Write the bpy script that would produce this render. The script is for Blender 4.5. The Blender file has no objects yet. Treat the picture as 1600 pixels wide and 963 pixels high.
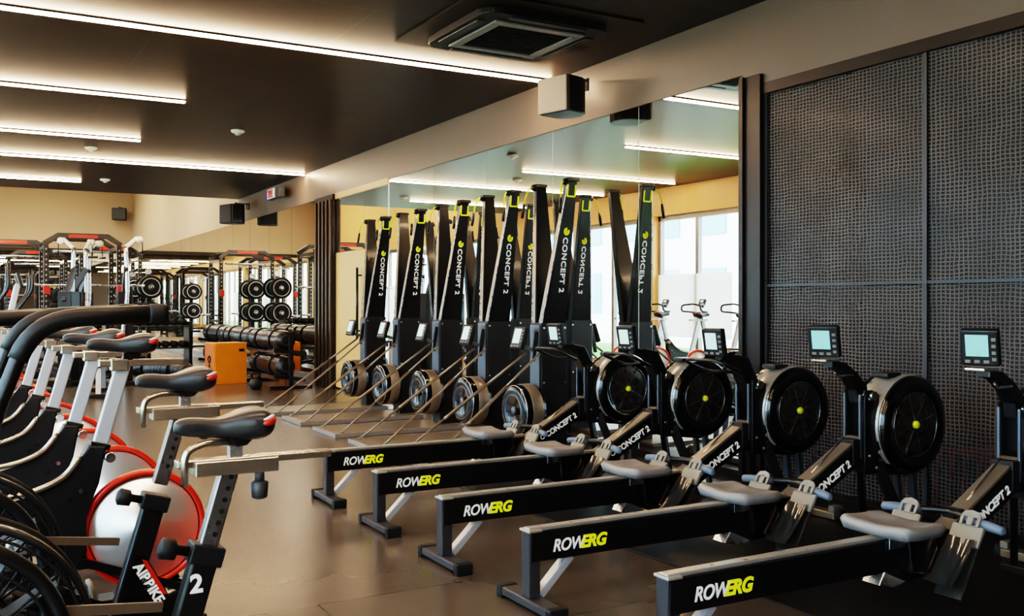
import bpy, bmesh, math, random
from mathutils import Vector, Matrix
random.seed(7)
PI = math.pi
sc = bpy.context.scene
COL = sc.collection
R = math.radians

# ------------------------------------------------------------------ materials
def nmat(name):
    m = bpy.data.materials.new(name); m.use_nodes = True
    nt = m.node_tree
    return m, nt, nt.nodes['Principled BSDF']

def pm(name, color, rough=0.5, metal=0.0, noise=0.0, nscale=20, bump=0.0, coat=0.0, spec=None, emis=None, estr=0.0, rvar=0.08):
    m, nt, b = nmat(name)
    b.inputs['Base Color'].default_value = (*color, 1)
    b.inputs['Roughness'].default_value = rough
    b.inputs['Metallic'].default_value = metal
    b.inputs['Coat Weight'].default_value = coat
    b.inputs['Coat Roughness'].default_value = 0.08
    if spec is not None: b.inputs['Specular IOR Level'].default_value = spec
    if emis:
        b.inputs['Emission Color'].default_value = (*emis, 1)
        b.inputs['Emission Strength'].default_value = estr
    tc = nt.nodes.new('ShaderNodeTexCoord')
    nz = nt.nodes.new('ShaderNodeTexNoise'); nz.inputs['Scale'].default_value = nscale
    nz.inputs['Detail'].default_value = 4
    nt.links.new(tc.outputs['Object'], nz.inputs['Vector'])
    mr = nt.nodes.new('ShaderNodeMapRange')
    mr.inputs['To Min'].default_value = max(0.02, rough - rvar); mr.inputs['To Max'].default_value = min(1, rough + rvar)
    nt.links.new(nz.outputs['Fac'], mr.inputs['Value'])
    nt.links.new(mr.outputs['Result'], b.inputs['Roughness'])
    if noise > 0:
        mx = nt.nodes.new('ShaderNodeMix'); mx.data_type = 'RGBA'
        mx.inputs['A'].default_value = (*[c * (1 - noise) for c in color], 1)
        mx.inputs['B'].default_value = (*[min(1, c * (1 + noise)) for c in color], 1)
        nt.links.new(nz.outputs['Fac'], mx.inputs['Factor'])
        nt.links.new(mx.outputs['Result'], b.inputs['Base Color'])
    if bump > 0:
        bp = nt.nodes.new('ShaderNodeBump'); bp.inputs['Strength'].default_value = bump
        bp.inputs['Distance'].default_value = 0.004
        nt.links.new(nz.outputs['Fac'], bp.inputs['Height'])
        nt.links.new(bp.outputs['Normal'], b.inputs['Normal'])
    return m

M = {}
M['black'] = pm('black_metal', (0.012, 0.012, 0.013), 0.34, 0.0, coat=0.25)
M['blacksatin'] = pm('satin_black', (0.018, 0.018, 0.02), 0.42)
M['blackgloss'] = pm('gloss_black', (0.008, 0.008, 0.009), 0.16, coat=0.6)
M['rubber'] = pm('rubber', (0.02, 0.02, 0.021), 0.6, bump=0.1, nscale=80)
M['darkgrey'] = pm('dark_grey', (0.06, 0.06, 0.066), 0.4)
M['fanscreen'] = pm('fan_screen_metal', (0.09, 0.08, 0.07), 0.28, 0.6)
M['ribs'] = pm('dark_brown_ribs', (0.11, 0.08, 0.06), 0.35, 0.4)
M['bluegrey'] = pm('blue_grey_steel', (0.15, 0.17, 0.2), 0.32, 0.6)
M['silver'] = pm('silver_metal', (0.62, 0.63, 0.66), 0.28, 0.9)
M['satinsilver'] = pm('satin_silver_paint', (0.58, 0.62, 0.68), 0.38, 0.35)
M['warmsilver'] = pm('brushed_steel', (0.66, 0.62, 0.56), 0.24, 0.95)
M['bronze'] = pm('brown_steel', (0.30, 0.245, 0.19), 0.35, 0.5)
M['chrome'] = pm('chrome', (0.8, 0.8, 0.82), 0.1, 1.0, rvar=0.03)
M['seatgrey'] = pm('seat_grey', (0.27, 0.255, 0.245), 0.42, noise=0.05)
M['footgrey'] = pm('light_grey_plastic', (0.25, 0.23, 0.20), 0.4)
M['smoke'] = pm('smoky_plastic', (0.06, 0.055, 0.05), 0.15, coat=0.8)
M['grip'] = pm('blue_grey_grip', (0.15, 0.19, 0.25), 0.4)
M['white'] = pm('white_plastic', (0.8, 0.8, 0.78), 0.4)
M['letterwhite'] = pm('letter_white', (0.85, 0.85, 0.82), 0.5, emis=(1, 1, 0.95), estr=0.12)  # slight emission added, the lettering itself is no light source
M['letteryellow'] = pm('letter_yellow', (0.82, 0.86, 0.03), 0.5, emis=(0.9, 1, 0.05), estr=0.15)  # yellow print gets the same faint added glow
M['yellow'] = pm('yellow_plastic', (0.85, 0.8, 0.05), 0.45)
M['red'] = pm('red_paint', (0.75, 0.045, 0.02), 0.3, coat=0.3)
M['redpad'] = pm('red_pad', (0.62, 0.04, 0.025), 0.45)
M['orange'] = pm('orange_ply', (0.90, 0.30, 0.015), 0.42, noise=0.12, nscale=6)
M['orangedark'] = pm('deep_orange', (0.60, 0.14, 0.015), 0.42, noise=0.15, nscale=6)
M['blue'] = pm('blue_end', (0.03, 0.07, 0.45), 0.4)
M['teal'] = pm('teal_plastic', (0.02, 0.4, 0.4), 0.4)
M['leather'] = pm('black_leather', (0.022, 0.021, 0.022), 0.34, bump=0.35, nscale=14, coat=0.3)
M['saddle'] = pm('saddle_leather', (0.035, 0.033, 0.036), 0.36, bump=0.06, nscale=150, coat=0.2)
M['foam'] = pm('foam_grip', (0.018, 0.018, 0.02), 0.42, bump=0.08, nscale=120)
M['screen'] = pm('screen', (0.18, 0.42, 0.4), 0.3, emis=(0.25, 0.62, 0.58), estr=0.45)
M['screenpale'] = pm('screen_pale', (0.4, 0.6, 0.58), 0.3, emis=(0.45, 0.72, 0.7), estr=0.6)
M['speakergrille'] = pm('speaker_grille', (0.42, 0.34, 0.27), 0.55, noise=0.1, nscale=60)
M['iron'] = pm('cast_iron', (0.03, 0.03, 0.03), 0.4, 0.4, bump=0.1)
M['bandgrey'] = pm('band_silver', (0.50, 0.47, 0.43), 0.3, 0.45, noise=0.1)
M['holegrey'] = pm('hole_grey', (0.42, 0.40, 0.38), 0.5)
M['poststeel'] = pm('post_steel', (0.30, 0.30, 0.31), 0.25, 0.85)
M['matte'] = pm('matte_black', (0.01, 0.01, 0.01), 0.7)
M['wood'] = None

def wood(name, c1, c2, scale=3.0, rough=0.42):
    m, nt, b = nmat(name)
    tc = nt.nodes.new('ShaderNodeTexCoord'); mp = nt.nodes.new('ShaderNodeMapping')
    mp.inputs['Scale'].default_value = (6, 6, 0.7)
    nz = nt.nodes.new('ShaderNodeTexNoise'); nz.inputs['Scale'].default_value = scale; nz.inputs['Detail'].default_value = 6
    mx = nt.nodes.new('ShaderNodeMix'); mx.data_type = 'RGBA'
    mx.inputs['A'].default_value = (*c1, 1); mx.inputs['B'].default_value = (*c2, 1)
    nt.links.new(tc.outputs['Object'], mp.inputs['Vector']); nt.links.new(mp.outputs['Vector'], nz.inputs['Vector'])
    nt.links.new(nz.outputs['Fac'], mx.inputs['Factor']); nt.links.new(mx.outputs['Result'], b.inputs['Base Color'])
    b.inputs['Roughness'].default_value = rough
    return m
M['wood'] = wood('tan_timber', (0.62, 0.36, 0.13), (0.80, 0.52, 0.24))
M['woodpale'] = wood('pale_timber', (0.78, 0.48, 0.19), (0.88, 0.60, 0.28))

# floor: large dark taupe tiles, glossy
def floor_mat(name, c1, c2, mortar, r0, r1, tw=1.2, th=0.6, scratch=True):
    m, nt, b = nmat(name)
    L = nt.links.new
    tc = nt.nodes.new('ShaderNodeTexCoord')
    br = nt.nodes.new('ShaderNodeTexBrick')
    br.inputs['Scale'].default_value = 1
    br.inputs['Brick Width'].default_value = tw; br.inputs['Row Height'].default_value = th
    br.inputs['Mortar Size'].default_value = 0.003; br.offset = 0.5
    br.inputs['Color1'].default_value = (*c1, 1); br.inputs['Color2'].default_value = (*c2, 1)
    br.inputs['Mortar'].default_value = (*mortar, 1)
    L(tc.outputs['Object'], br.inputs['Vector'])
    n1 = nt.nodes.new('ShaderNodeTexNoise'); n1.inputs['Scale'].default_value = 1.1; n1.inputs['Detail'].default_value = 5
    n1.inputs['Roughness'].default_value = 0.65
    L(tc.outputs['Object'], n1.inputs['Vector'])
    mx = nt.nodes.new('ShaderNodeMix'); mx.data_type = 'RGBA'; mx.blend_type = 'MULTIPLY'
    mx.inputs['Factor'].default_value = 0.6
    cr = nt.nodes.new('ShaderNodeValToRGB')
    cr.color_ramp.elements[0].position = 0.3; cr.color_ramp.elements[0].color = (0.78, 0.76, 0.74, 1)
    cr.color_ramp.elements[1].position = 0.7; cr.color_ramp.elements[1].color = (1.15, 1.12, 1.1, 1)
    L(n1.outputs['Fac'], cr.inputs['Fac'])
    L(br.outputs['Color'], mx.inputs['A']); L(cr.outputs['Color'], mx.inputs['B'])
    L(mx.outputs['Result'], b.inputs['Base Color'])
    n2 = nt.nodes.new('ShaderNodeTexNoise'); n2.inputs['Scale'].default_value = 5; n2.inputs['Detail'].default_value = 6
    L(tc.outputs['Object'], n2.inputs['Vector'])
    mr = nt.nodes.new('ShaderNodeMapRange'); mr.inputs['From Min'].default_value = 0.3; mr.inputs['From Max'].default_value = 0.7
    mr.inputs['To Min'].default_value = r0; mr.inputs['To Max'].default_value = r1
    b.inputs['Roughness'].default_value = (r0 + r1) / 2
    n2.inputs['Detail'].default_value = 2; n2.inputs['Scale'].default_value = 2.2
    return m
M['floor'] = floor_mat('floor_tile', (0.118, 0.097, 0.080), (0.108, 0.089, 0.073), (0.06, 0.05, 0.04), 0.22, 0.24)
M['mat'] = floor_mat('floor_shade', (0.022, 0.020, 0.019), (0.018, 0.017, 0.016), (0.006, 0.006, 0.006), 0.32, 0.5, 1.0, 1.0)  # black version of the floor, shade away from the windows put into its colour
M['ceiling'] = floor_mat('ceiling_panel', (0.040, 0.028, 0.020), (0.034, 0.024, 0.018), (0.10, 0.08, 0.065), 0.34, 0.40, 2.4, 1.2)
M['ceiling'].node_tree.nodes['Principled BSDF'].inputs['Specular IOR Level'].default_value = 0.28
M['taupe'] = pm('taupe_wall', (0.165, 0.125, 0.098), 0.42, noise=0.1, nscale=1.5)
M['tan'] = pm('tan_wall', (0.50, 0.37, 0.25), 0.7, noise=0.06, nscale=1.0)
M['darkwall'] = pm('dark_wall', (0.02, 0.018, 0.018), 0.6)
M['frame'] = pm('dark_frame', (0.03, 0.022, 0.018), 0.35, 0.3)
M['mirror'] = pm('mirror_glass', (0.84, 0.83, 0.79), 0.0, 1.0, rvar=0.0)
M['mirror'].node_tree.nodes['Principled BSDF'].inputs['Roughness'].default_value = 0.0
for l in list(M['mirror'].node_tree.links):
    if l.to_socket.name == 'Roughness': M['mirror'].node_tree.links.remove(l)
M['mirroredge'] = pm('mirror_edge', (0.65, 0.7, 0.66), 0.3, emis=(0.9, 1, 0.95), estr=0.12)
M['grass'] = pm('grass', (0.10, 0.28, 0.05), 0.9, noise=0.4, nscale=8)
M['paving'] = pm('pale_paving', (0.6, 0.6, 0.58), 0.8)
M['facade'] = pm('pale_blue_facade', (0.50, 0.72, 0.92), 0.5, noise=0.05, nscale=0.6)
M['facadedark'] = pm('blue_glazing', (0.12, 0.34, 0.50), 0.2)
M['mullion'] = pm('grey_mullion', (0.36, 0.34, 0.32), 0.4, 0.3)
M['whitecol'] = pm('white_column', (0.8, 0.78, 0.74), 0.5)

def led_mat():
    m = bpy.data.materials.new('led'); m.use_nodes = True
    nt = m.node_tree; b = nt.nodes['Principled BSDF']
    b.inputs['Base Color'].default_value = (1, 0.9, 0.8, 1)
    b.inputs['Emission Color'].default_value = (1.0, 0.70, 0.45, 1)
    b.inputs['Emission Strength'].default_value = 60
    return m
M['led'] = led_mat()

def glass_mat(name, tint, w=0.12):
    m = bpy.data.materials.new(name); m.use_nodes = True
    nt = m.node_tree; nt.nodes.clear()
    o = nt.nodes.new('ShaderNodeOutputMaterial'); t = nt.nodes.new('ShaderNodeBsdfTransparent')
    g = nt.nodes.new('ShaderNodeBsdfGlossy'); mx = nt.nodes.new('ShaderNodeMixShader')
    t.inputs['Color'].default_value = (*tint, 1); g.inputs['Roughness'].default_value = 0.02
    mx.inputs['Fac'].default_value = w
    nt.links.new(t.outputs[0], mx.inputs[1]); nt.links.new(g.outputs[0], mx.inputs[2]); nt.links.new(mx.outputs[0], o.inputs['Surface'])
    return m
M['glass'] = glass_mat('window_glass', (0.97, 0.98, 0.98), 0.06)

def frosted():
    m = bpy.data.materials.new('frosted_film'); m.use_nodes = True
    nt = m.node_tree; nt.nodes.clear()
    o = nt.nodes.new('ShaderNodeOutputMaterial'); t = nt.nodes.new('ShaderNodeBsdfTranslucent')
    d = nt.nodes.new('ShaderNodeBsdfDiffuse'); mx = nt.nodes.new('ShaderNodeMixShader')
    t.inputs['Color'].default_value = (1, 0.97, 0.92, 1); d.inputs['Color'].default_value = (0.9, 0.88, 0.84, 1)
    mx.inputs['Fac'].default_value = 0.3
    nt.links.new(t.outputs[0], mx.inputs[1]); nt.links.new(d.outputs[0], mx.inputs[2]); nt.links.new(mx.outputs[0], o.inputs['Surface'])
    return m
M['frosted'] = frosted()

def mesh_fabric():
    m, nt, b = nmat('woven_mesh')
    L = nt.links.new
    tc = nt.nodes.new('ShaderNodeTexCoord')
    # warp the grid a little
    nz = nt.nodes.new('ShaderNodeTexNoise'); nz.inputs['Scale'].default_value = 9; nz.inputs['Detail'].default_value = 3
    L(tc.outputs['Object'], nz.inputs['Vector'])
    vm = nt.nodes.new('ShaderNodeVectorMath'); vm.operation = 'MULTIPLY_ADD'
    vm.inputs[1].default_value = (0.022, 0.022, 0.022)
    L(nz.outputs['Color'], vm.inputs[0]); L(tc.outputs['Object'], vm.inputs[2])
    sp = nt.nodes.new('ShaderNodeSeparateXYZ'); L(vm.outputs[0], sp.inputs[0])
    def stripes(sock, per, lo):
        a = nt.nodes.new('ShaderNodeMath'); a.operation = 'MULTIPLY'; a.inputs[1].default_value = 2 * PI / per; L(sock, a.inputs[0])
        s = nt.nodes.new('ShaderNodeMath'); s.operation = 'SINE'; L(a.outputs[0], s.inputs[0])
        g = nt.nodes.new('ShaderNodeMapRange'); g.inputs['From Min'].default_value = lo; g.inputs['From Max'].default_value = 1.0
        L(s.outputs[0], g.inputs['Value']); return g.outputs['Result']
    a = stripes(sp.outputs['Y'], 0.026, 0.0); c = stripes(sp.outputs['Z'], 0.021, 0.0)
    mxx = nt.nodes.new('ShaderNodeMath'); mxx.operation = 'MAXIMUM'; L(a, mxx.inputs[0]); L(c, mxx.inputs[1])
    n3 = nt.nodes.new('ShaderNodeTexNoise'); n3.inputs['Scale'].default_value = 3.0; n3.inputs['Detail'].default_value = 6
    L(tc.outputs['Object'], n3.inputs['Vector'])
    mul = nt.nodes.new('ShaderNodeMath'); mul.operation = 'MULTIPLY'; L(mxx.outputs[0], mul.inputs[0]); L(n3.outputs['Fac'], mul.inputs[1])
    mx = nt.nodes.new('ShaderNodeMix'); mx.data_type = 'RGBA'
    mx.inputs['A'].default_value = (0.03, 0.026, 0.026, 1); mx.inputs['B'].default_value = (0.20, 0.165, 0.15, 1)
    L(mul.outputs[0], mx.inputs['Factor']); L(mx.outputs['Result'], b.inputs['Base Color'])
    b.inputs['Roughness'].default_value = 0.6
    b.inputs['Coat Weight'].default_value = 0.12; b.inputs['Coat Roughness'].default_value = 0.15
    # see-through holes
    al = nt.nodes.new('ShaderNodeMapRange'); al.inputs['To Min'].default_value = 0.62; al.inputs['To Max'].default_value = 1.0
    L(mxx.outputs[0], al.inputs['Value']); L(al.outputs['Result'], b.inputs['Alpha'])
    return m
M['mesh'] = mesh_fabric()

def disc_mat():
    # spun steel disc: bright conic streaks come from anisotropy
    m, nt, b = nmat('spun_steel')
    b.inputs['Base Color'].default_value = (0.86, 0.84, 0.80, 1); b.inputs['Metallic'].default_value = 0.6
    b.inputs['Roughness'].default_value = 0.26; b.inputs['Anisotropic'].default_value = 0.95
    t = nt.nodes.new('ShaderNodeTangent'); t.direction_type = 'RADIAL'; t.axis = 'Y'
    nt.links.new(t.outputs[0], b.inputs['Tangent'])
    return m
M['disc'] = disc_mat()

# ------------------------------------------------------------------ mesh builder
class MB:
    def __init__(s): s.bm = bmesh.new()
    def _xf(s, vs, m):
        for v in vs: v.co = m @ v.co
    def box(s, x0, x1, y0, y1, z0, z1, bev=0.0, m=None):
        r = bmesh.ops.create_cube(s.bm, size=1)
        vs = r['verts']
        for v in vs:
            v.co = Vector(((x0 + x1) / 2 + v.co.x * (x1 - x0), (y0 + y1) / 2 + v.co.y * (y1 - y0), (z0 + z1) / 2 + v.co.z * (z1 - z0)))
        if bev > 0:
            es = list({e for v in vs for e in v.link_edges})
            r2 = bmesh.ops.bevel(s.bm, geom=es, offset=bev, segments=2, affect='EDGES', profile=0.5)
            vs = list({v for f in r2['faces'] for v in f.verts} | {v for v in vs if v.is_valid})
        if m is not None: s._xf(vs, m)
        return s
    def bar(s, p0, p1, w, h, bev=0.0, up=(0, 0, 1)):
        """rectangular bar from p0 to p1: w across, h along the up side"""
        p0 = Vector(p0); p1 = Vector(p1); d = p1 - p0; L = d.length; d.normalize()
        up = Vector(up)
        if abs(d.dot(up)) > 0.98: up = Vector((1, 0, 0))
        side = d.cross(up).normalized(); u = side.cross(d).normalized()
        mt = Matrix((( d.x, side.x, u.x, p0.x), (d.y, side.y, u.y, p0.y), (d.z, side.z, u.z, p0.z), (0, 0, 0, 1)))
        return s.box(0, L, -w / 2, w / 2, -h / 2, h / 2, bev, mt)
    def tube(s, pts, r, n=12, caps=True, smooth=True, closed=False):
        pts = [Vector(p) for p in pts]
        rs = r if isinstance(r, (list, tuple)) else [r] * len(pts)
        rings = []
        N = len(pts); prev = None
        for i, p in enumerate(pts):
            if closed: t = (pts[(i + 1) % N] - pts[i - 1]).normalized()
            elif i == 0: t = (pts[1] - p).normalized()
            elif i == N - 1: t = (p - pts[i - 1]).normalized()
            else: t = ((pts[i + 1] - p).normalized() + (p - pts[i - 1]).normalized()).normalized()
            if prev is None:
                a = Vector((0, 0, 1)) if abs(t.z) < 0.9 else Vector((0, 1, 0))
                u = t.cross(a).normalized()
            else:
                u = (prev - t * prev.dot(t)).normalized()
            prev = u; w = t.cross(u).normalized()
            rings.append([s.bm.verts.new(p + (u * math.cos(2 * PI * k / n) + w * math.sin(2 * PI * k / n)) * rs[i]) for k in range(n)])
        M_ = N if closed else N - 1
        for i in range(M_):
            a = rings[i]; b = rings[(i + 1) % N]
            for k in range(n):
                f = s.bm.faces.new((a[k], a[(k + 1) % n], b[(k + 1) % n], b[k])); f.smooth = smooth
        if caps and not closed:
            s.bm.faces.new(list(reversed(rings[0]))); s.bm.faces.new(rings[-1])
        return s
    def cyl(s, p0, p1, r, n=20, r1=None):
        return s.tube([p0, p1], [r, r if r1 is None else r1], n)
    def lathe(s, prof, origin=(0, 0, 0), axis='Y', n=40, closed_prof=False, smooth=True):
        """prof: list of (radius, along-axis)"""
        o = Vector(origin); rings = []
        for r, a in prof:
            ring = []
            for k in range(n):
                c = math.cos(2 * PI * k / n) * r; d = math.sin(2 * PI * k / n) * r
                v = {'Y': (c, a, d), 'X': (a, c, d), 'Z': (c, d, a)}[axis]
                ring.append(s.bm.verts.new(o + Vector(v)))
            rings.append(ring)
        P = len(rings); cnt = P if closed_prof else P - 1
        for i in range(cnt):
            a = rings[i]; b = rings[(i + 1) % P]
            for k in range(n):
                f = s.bm.faces.new((a[k], a[(k + 1) % n], b[(k + 1) % n], b[k])); f.smooth = smooth
        if not closed_prof:
            if prof[0][0] > 1e-4: s.bm.faces.new(list(reversed(rings[0])))
            if prof[-1][0] > 1e-4: s.bm.faces.new(rings[-1])
        return s
    def prism(s, poly, a0, a1, plane='XZ', bev=0.0):
        def P(p, a): return {'XZ': (p[0], a, p[1]), 'XY': (p[0], p[1], a), 'YZ': (a, p[0], p[1])}[plane]
        v0 = [s.bm.verts.new(P(p, a0)) for p in poly]; v1 = [s.bm.verts.new(P(p, a1)) for p in poly]
        n = len(poly); fs = [s.bm.faces.new(v0), s.bm.faces.new(list(reversed(v1)))]
        for i in range(n): fs.append(s.bm.faces.new((v0[i], v1[i], v1[(i + 1) % n], v0[(i + 1) % n])))
        if bev > 0:
            es = list({e for f in fs[:2] for e in f.edges})
            bmesh.ops.bevel(s.bm, geom=es, offset=bev, segments=2, affect='EDGES', profile=0.5)
        return s
    def torus(s, c, R_, r, axis='Y', n=48, m=10, a0=0, a1=2 * PI):
        full = abs(a1 - a0 - 2 * PI) < 1e-6
        cnt = n if full else n + 1
        pts = []
        for k in range(cnt):
            t = a0 + (a1 - a0) * k / n
            x, z = R_ * math.cos(t), R_ * math.sin(t)
            pts.append(Vector(c) + Vector({'Y': (x, 0, z), 'X': (0, x, z), 'Z': (x, z, 0)}[axis]))
        return s.tube(pts, r, m, closed=full)
    def build(s, name, mat, parent=None, fix=True):
        if fix: bmesh.ops.recalc_face_normals(s.bm, faces=s.bm.faces[:])
        me = bpy.data.meshes.new(name); s.bm.to_mesh(me); s.bm.free()
        me.materials.append(mat if not isinstance(mat, str) else M[mat])
        o = bpy.data.objects.new(name, me); COL.objects.link(o)
        if parent is not None: o.parent = parent
        return o

def curve_pts(ctrl, seg=8):
    """Catmull-Rom through control points"""
    P = [Vector(c) for c in ctrl]; P = [2 * P[0] - P[1]] + P + [2 * P[-1] - P[-2]]
    out = []
    for i in range(1, len(P) - 2):
        for k in range(seg):
            t = k / seg
            a, b, c, d = P[i - 1], P[i], P[i + 1], P[i + 2]
            out.append(0.5 * ((2 * b) + (c - a) * t + (2 * a - 5 * b + 4 * c - d) * t * t + (3 * b - a - 3 * c + d) * t ** 3))
    out.append(P[-2]); return out

def round_path(ctrl, rad, seg=6):
    """polyline with rounded corners"""
    P = [Vector(c) for c in ctrl]; out = [P[0]]
    for i in range(1, len(P) - 1):
        a = (P[i - 1] - P[i]); b = (P[i + 1] - P[i]); r = min(rad, a.length * 0.48, b.length * 0.48)
        p0 = P[i] + a.normalized() * r; p1 = P[i] + b.normalized() * r
        for k in range(seg + 1):
            t = k / seg
            out.append(p0.lerp(P[i], t).lerp(P[i].lerp(p1, t), t))
    out.append(P[-1]); return out

def tag(o, label=None, cat=None, group=None, kind=None):
    if label: o['label'] = label
    if cat: o['category'] = cat
    if group: o['group'] = group
    if kind: o['kind'] = kind
    return o
def empty(name, loc=(0, 0, 0), rz=0):
    o = bpy.data.objects.new(name, None); COL.objects.link(o); o.location = loc; o.rotation_euler = (0, 0, rz)
    o.empty_display_size = 0.1
    return o
def struct(o, label=None):
    o['kind'] = 'structure'
    if label: o['label'] = label
    return o
def copy_tree(o, parent=None):
    c = o.copy(); COL.objects.link(c)
    if parent is not None: c.parent = parent
    for ch in list(o.children): copy_tree(ch, c)
    return c
def text(body, size, mat, name='lettering', shear=0.0, parent=None, loc=(0, 0, 0), rot=(0, 0, 0), spacing=1.0, depth=0.001, align='LEFT', bold=0.0, xscale=1.0, lab=None):
    cu = bpy.data.curves.new(name, 'FONT'); cu.body = body; cu.size = size; cu.shear = shear
    cu.space_character = spacing; cu.extrude = depth; cu.align_x = align; cu.offset = bold
    t = bpy.data.objects.new(name + '_src', cu); COL.objects.link(t)
    bpy.context.view_layer.update()
    dg = bpy.context.evaluated_depsgraph_get()
    me = bpy.data.meshes.new_from_object(t.evaluated_get(dg))
    bpy.data.objects.remove(t); bpy.data.curves.remove(cu)
    for v in me.vertices: v.co.x *= xscale
    me.materials.clear(); me.materials.append(M[mat] if isinstance(mat, str) else mat)
    o = bpy.data.objects.new(name, me); COL.objects.link(o)
    o.location = loc; o.rotation_euler = rot
    if parent is not None: o.parent = parent
    if lab: o['label'] = lab
    return o
def part(mb, name, mat, parent, lab=None):
    o = mb.build(name, mat, parent)
    if lab: o['label'] = lab
    return o
ORD = ['first', 'second', 'third', 'fourth', 'fifth', 'sixth', 'seventh', 'eighth', 'ninth', 'tenth', 'eleventh', 'twelfth', 'thirteenth', 'fourteenth', 'fifteenth', 'sixteenth', 'seventeenth']

# ------------------------------------------------------------------ room
W = 4.5; XL = -1.3; CZ = 3.13; YF = 31.0; YB = -3.5; YC = 18.1; CZ2 = 4.95
struct(MB().box(XL - 0.3, 5.9, YB - 0.2, YF + 0.2, -0.12, 0).build('floor', 'floor'))
mt_ = struct(MB().box(2.75, W - 0.01, YB, 6.75, 0.0, 0.008, 0.003).build('trim_1', 'mat'), 'black sheet standing in for the shaded floor along the wall under the rowing machines')  # added dark sheet in place of the shade under the machines
struct(MB().box(XL - 0.3, 5.9, YB - 0.2, YC, CZ, CZ + 0.2).build('ceiling', 'ceiling'))
struct(MB().box(XL - 0.3, 5.9, YC, YF + 0.2, CZ2, CZ2 + 0.2).build('ceiling.001', 'tan'))
struct(MB().box(XL - 0.3, 5.9, YC, YC + 0.12, CZ + 0.2, CZ2 + 0.2).build('trim_2', 'taupe'))
# right wall: low part stands behind the mirrors, fascia above
wr = MB()
wr.box(W + 0.03, W + 0.2, 4.75, YF, 0, 2.69)
wr.box(W, W + 0.2, 4.75, YC, 2.69, CZ)
wr.box(W, W + 0.2, YB, 4.75, 2.60, CZ)
struct(wr.build('wall_right', 'taupe'))
struct(MB().box(W, W + 0.2, YC, YF, 2.69, CZ2).build('wall_right.001', 'tan'))
struct(MB().box(XL - 0.3, 5.9, YF, YF + 0.2, 0, CZ2).build('wall_far', 'tan'))
struct(MB().box(XL - 0.3, 5.9, YB - 0.2, YB, 0, CZ).build('wall_back', 'taupe'))
# store behind the mesh screens
sw = MB(); sw.box(5.7, 5.9, YB, 4.95, 0, CZ); sw.box(W + 0.2, 5.7, 4.75, 4.95, 0, CZ)
struct(sw.build('wall_store', 'darkwall'))

# left wall of windows
wl = MB()
wl.box(XL - 0.2, XL, YB, YF, 2.66, CZ)
wl.box(XL - 0.2, XL, YC, YF, CZ, CZ2)
wl.box(XL - 0.2, XL, YB, YF, 0, 0.1)
struct(wl.build('wall_left', 'woodpale'))
bays = []
yc = 13.12
k0 = -4
cols = [yc + 4.3 * k for k in range(-4, 5)]
for i, y in enumerate(cols):
    if YB < y < YF:
        struct(MB().box(XL - 0.2, XL + 0.06, y - 0.17, y + 0.17, 0, 2.66, 0.005).build('trim_%d' % (3 + i), 'wood'), 'tan timber column between the windows')
cid = 12
wn = 1
for i in range(len(cols) - 1):
    a = cols[i] + 0.17; b = cols[i + 1] - 0.17
    a = max(a, YB)
    mid = (cols[i] + cols[i + 1]) / 2
    w = empty('window_%d' % wn, (XL - 0.1, mid, 0.1)); w['kind'] = 'structure'; wn += 1
    oy = mid
    fr = MB()
    fr.box(-0.04, 0.04, a - oy, b - oy, 0.0, 0.06); fr.box(-0.04, 0.04, a - oy, b - oy, 2.48, 2.56)
    fr.box(-0.04, 0.04, a - oy, a - oy + 0.06, 0, 2.56); fr.box(-0.04, 0.04, b - oy - 0.06, b - oy, 0, 2.56)
    part(fr, 'window_frame', 'mullion', w)
    n = 4
    for k in range(1, n):
        y = a - oy + (b - a) * k / n
        if k == 2 and i % 2 == 0:
            part(MB().box(-0.06, 0.14, y - 0.17, y + 0.17, 0.0, 2.55, 0.004), 'column', 'whitecol', w)
        else:
            part(MB().box(-0.04, 0.04, y - 0.035, y + 0.035, 0.06, 2.48), 'mullion', 'mullion', w)
    part(MB().box(-0.005, 0.005, a - oy + 0.05, b - oy - 0.05, 0.05, 2.5), 'pane', 'glass', w)
# frosted white screens standing inside the glass
for i in range(len(cols) - 1):
    b = cols[i + 1] - 0.2
    nm = ['beside the third timber column', 'in the nearest bay']
    if cols[i + 1] < 8: continue
    o = MB().box(XL - 0.04, XL - 0.03, b - 1.8, b, 0.62, 1.66).build('privacy_film', 'frosted')
    tag(o, 'white frosted panel covering the middle of the window glass, %s bay of the window wall' % ORD[i - 2], 'window film', 'white frosted window panels')

# outdoors
struct(MB().box(-40, XL - 0.3, -20, 60, -0.3, -0.15).build('ground_outside', 'paving'))
tag(MB().box(-9, -3.0, -10, 50, -0.16, -0.08).build('lawn', 'grass'), 'strip of green lawn outside the windows', 'lawn', kind='stuff')
bd = empty('office_building', (-16, 15, -0.15))
tag(bd, 'pale blue glass office building outside beyond the lawn', 'building')
part(MB().box(-6, 0, -32, 40, 0, 16), 'wall', 'facade', bd)
fw = MB()
for r_ in range(5):
    for c_ in range(26):
        fw.box(0, 0.08, -31 + c_ * 2.7, -29.4 + c_ * 2.7, 0.9 + r_ * 3.1, 2.7 + r_ * 3.1)
part(fw, 'glazing', 'facadedark', bd, 'blue window glazing')

# baseboards, frames
struct(MB().box(W - 0.03, W + 0.03, 13.5, YF, 0, 0.14, 0.003).build('baseboard_right', 'mullion'))
struct(MB().box(W - 0.02, W + 0.03, 4.75, 11.3, 0, 0.06, 0.003).build('baseboard_right.001', 'frame'))
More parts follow.
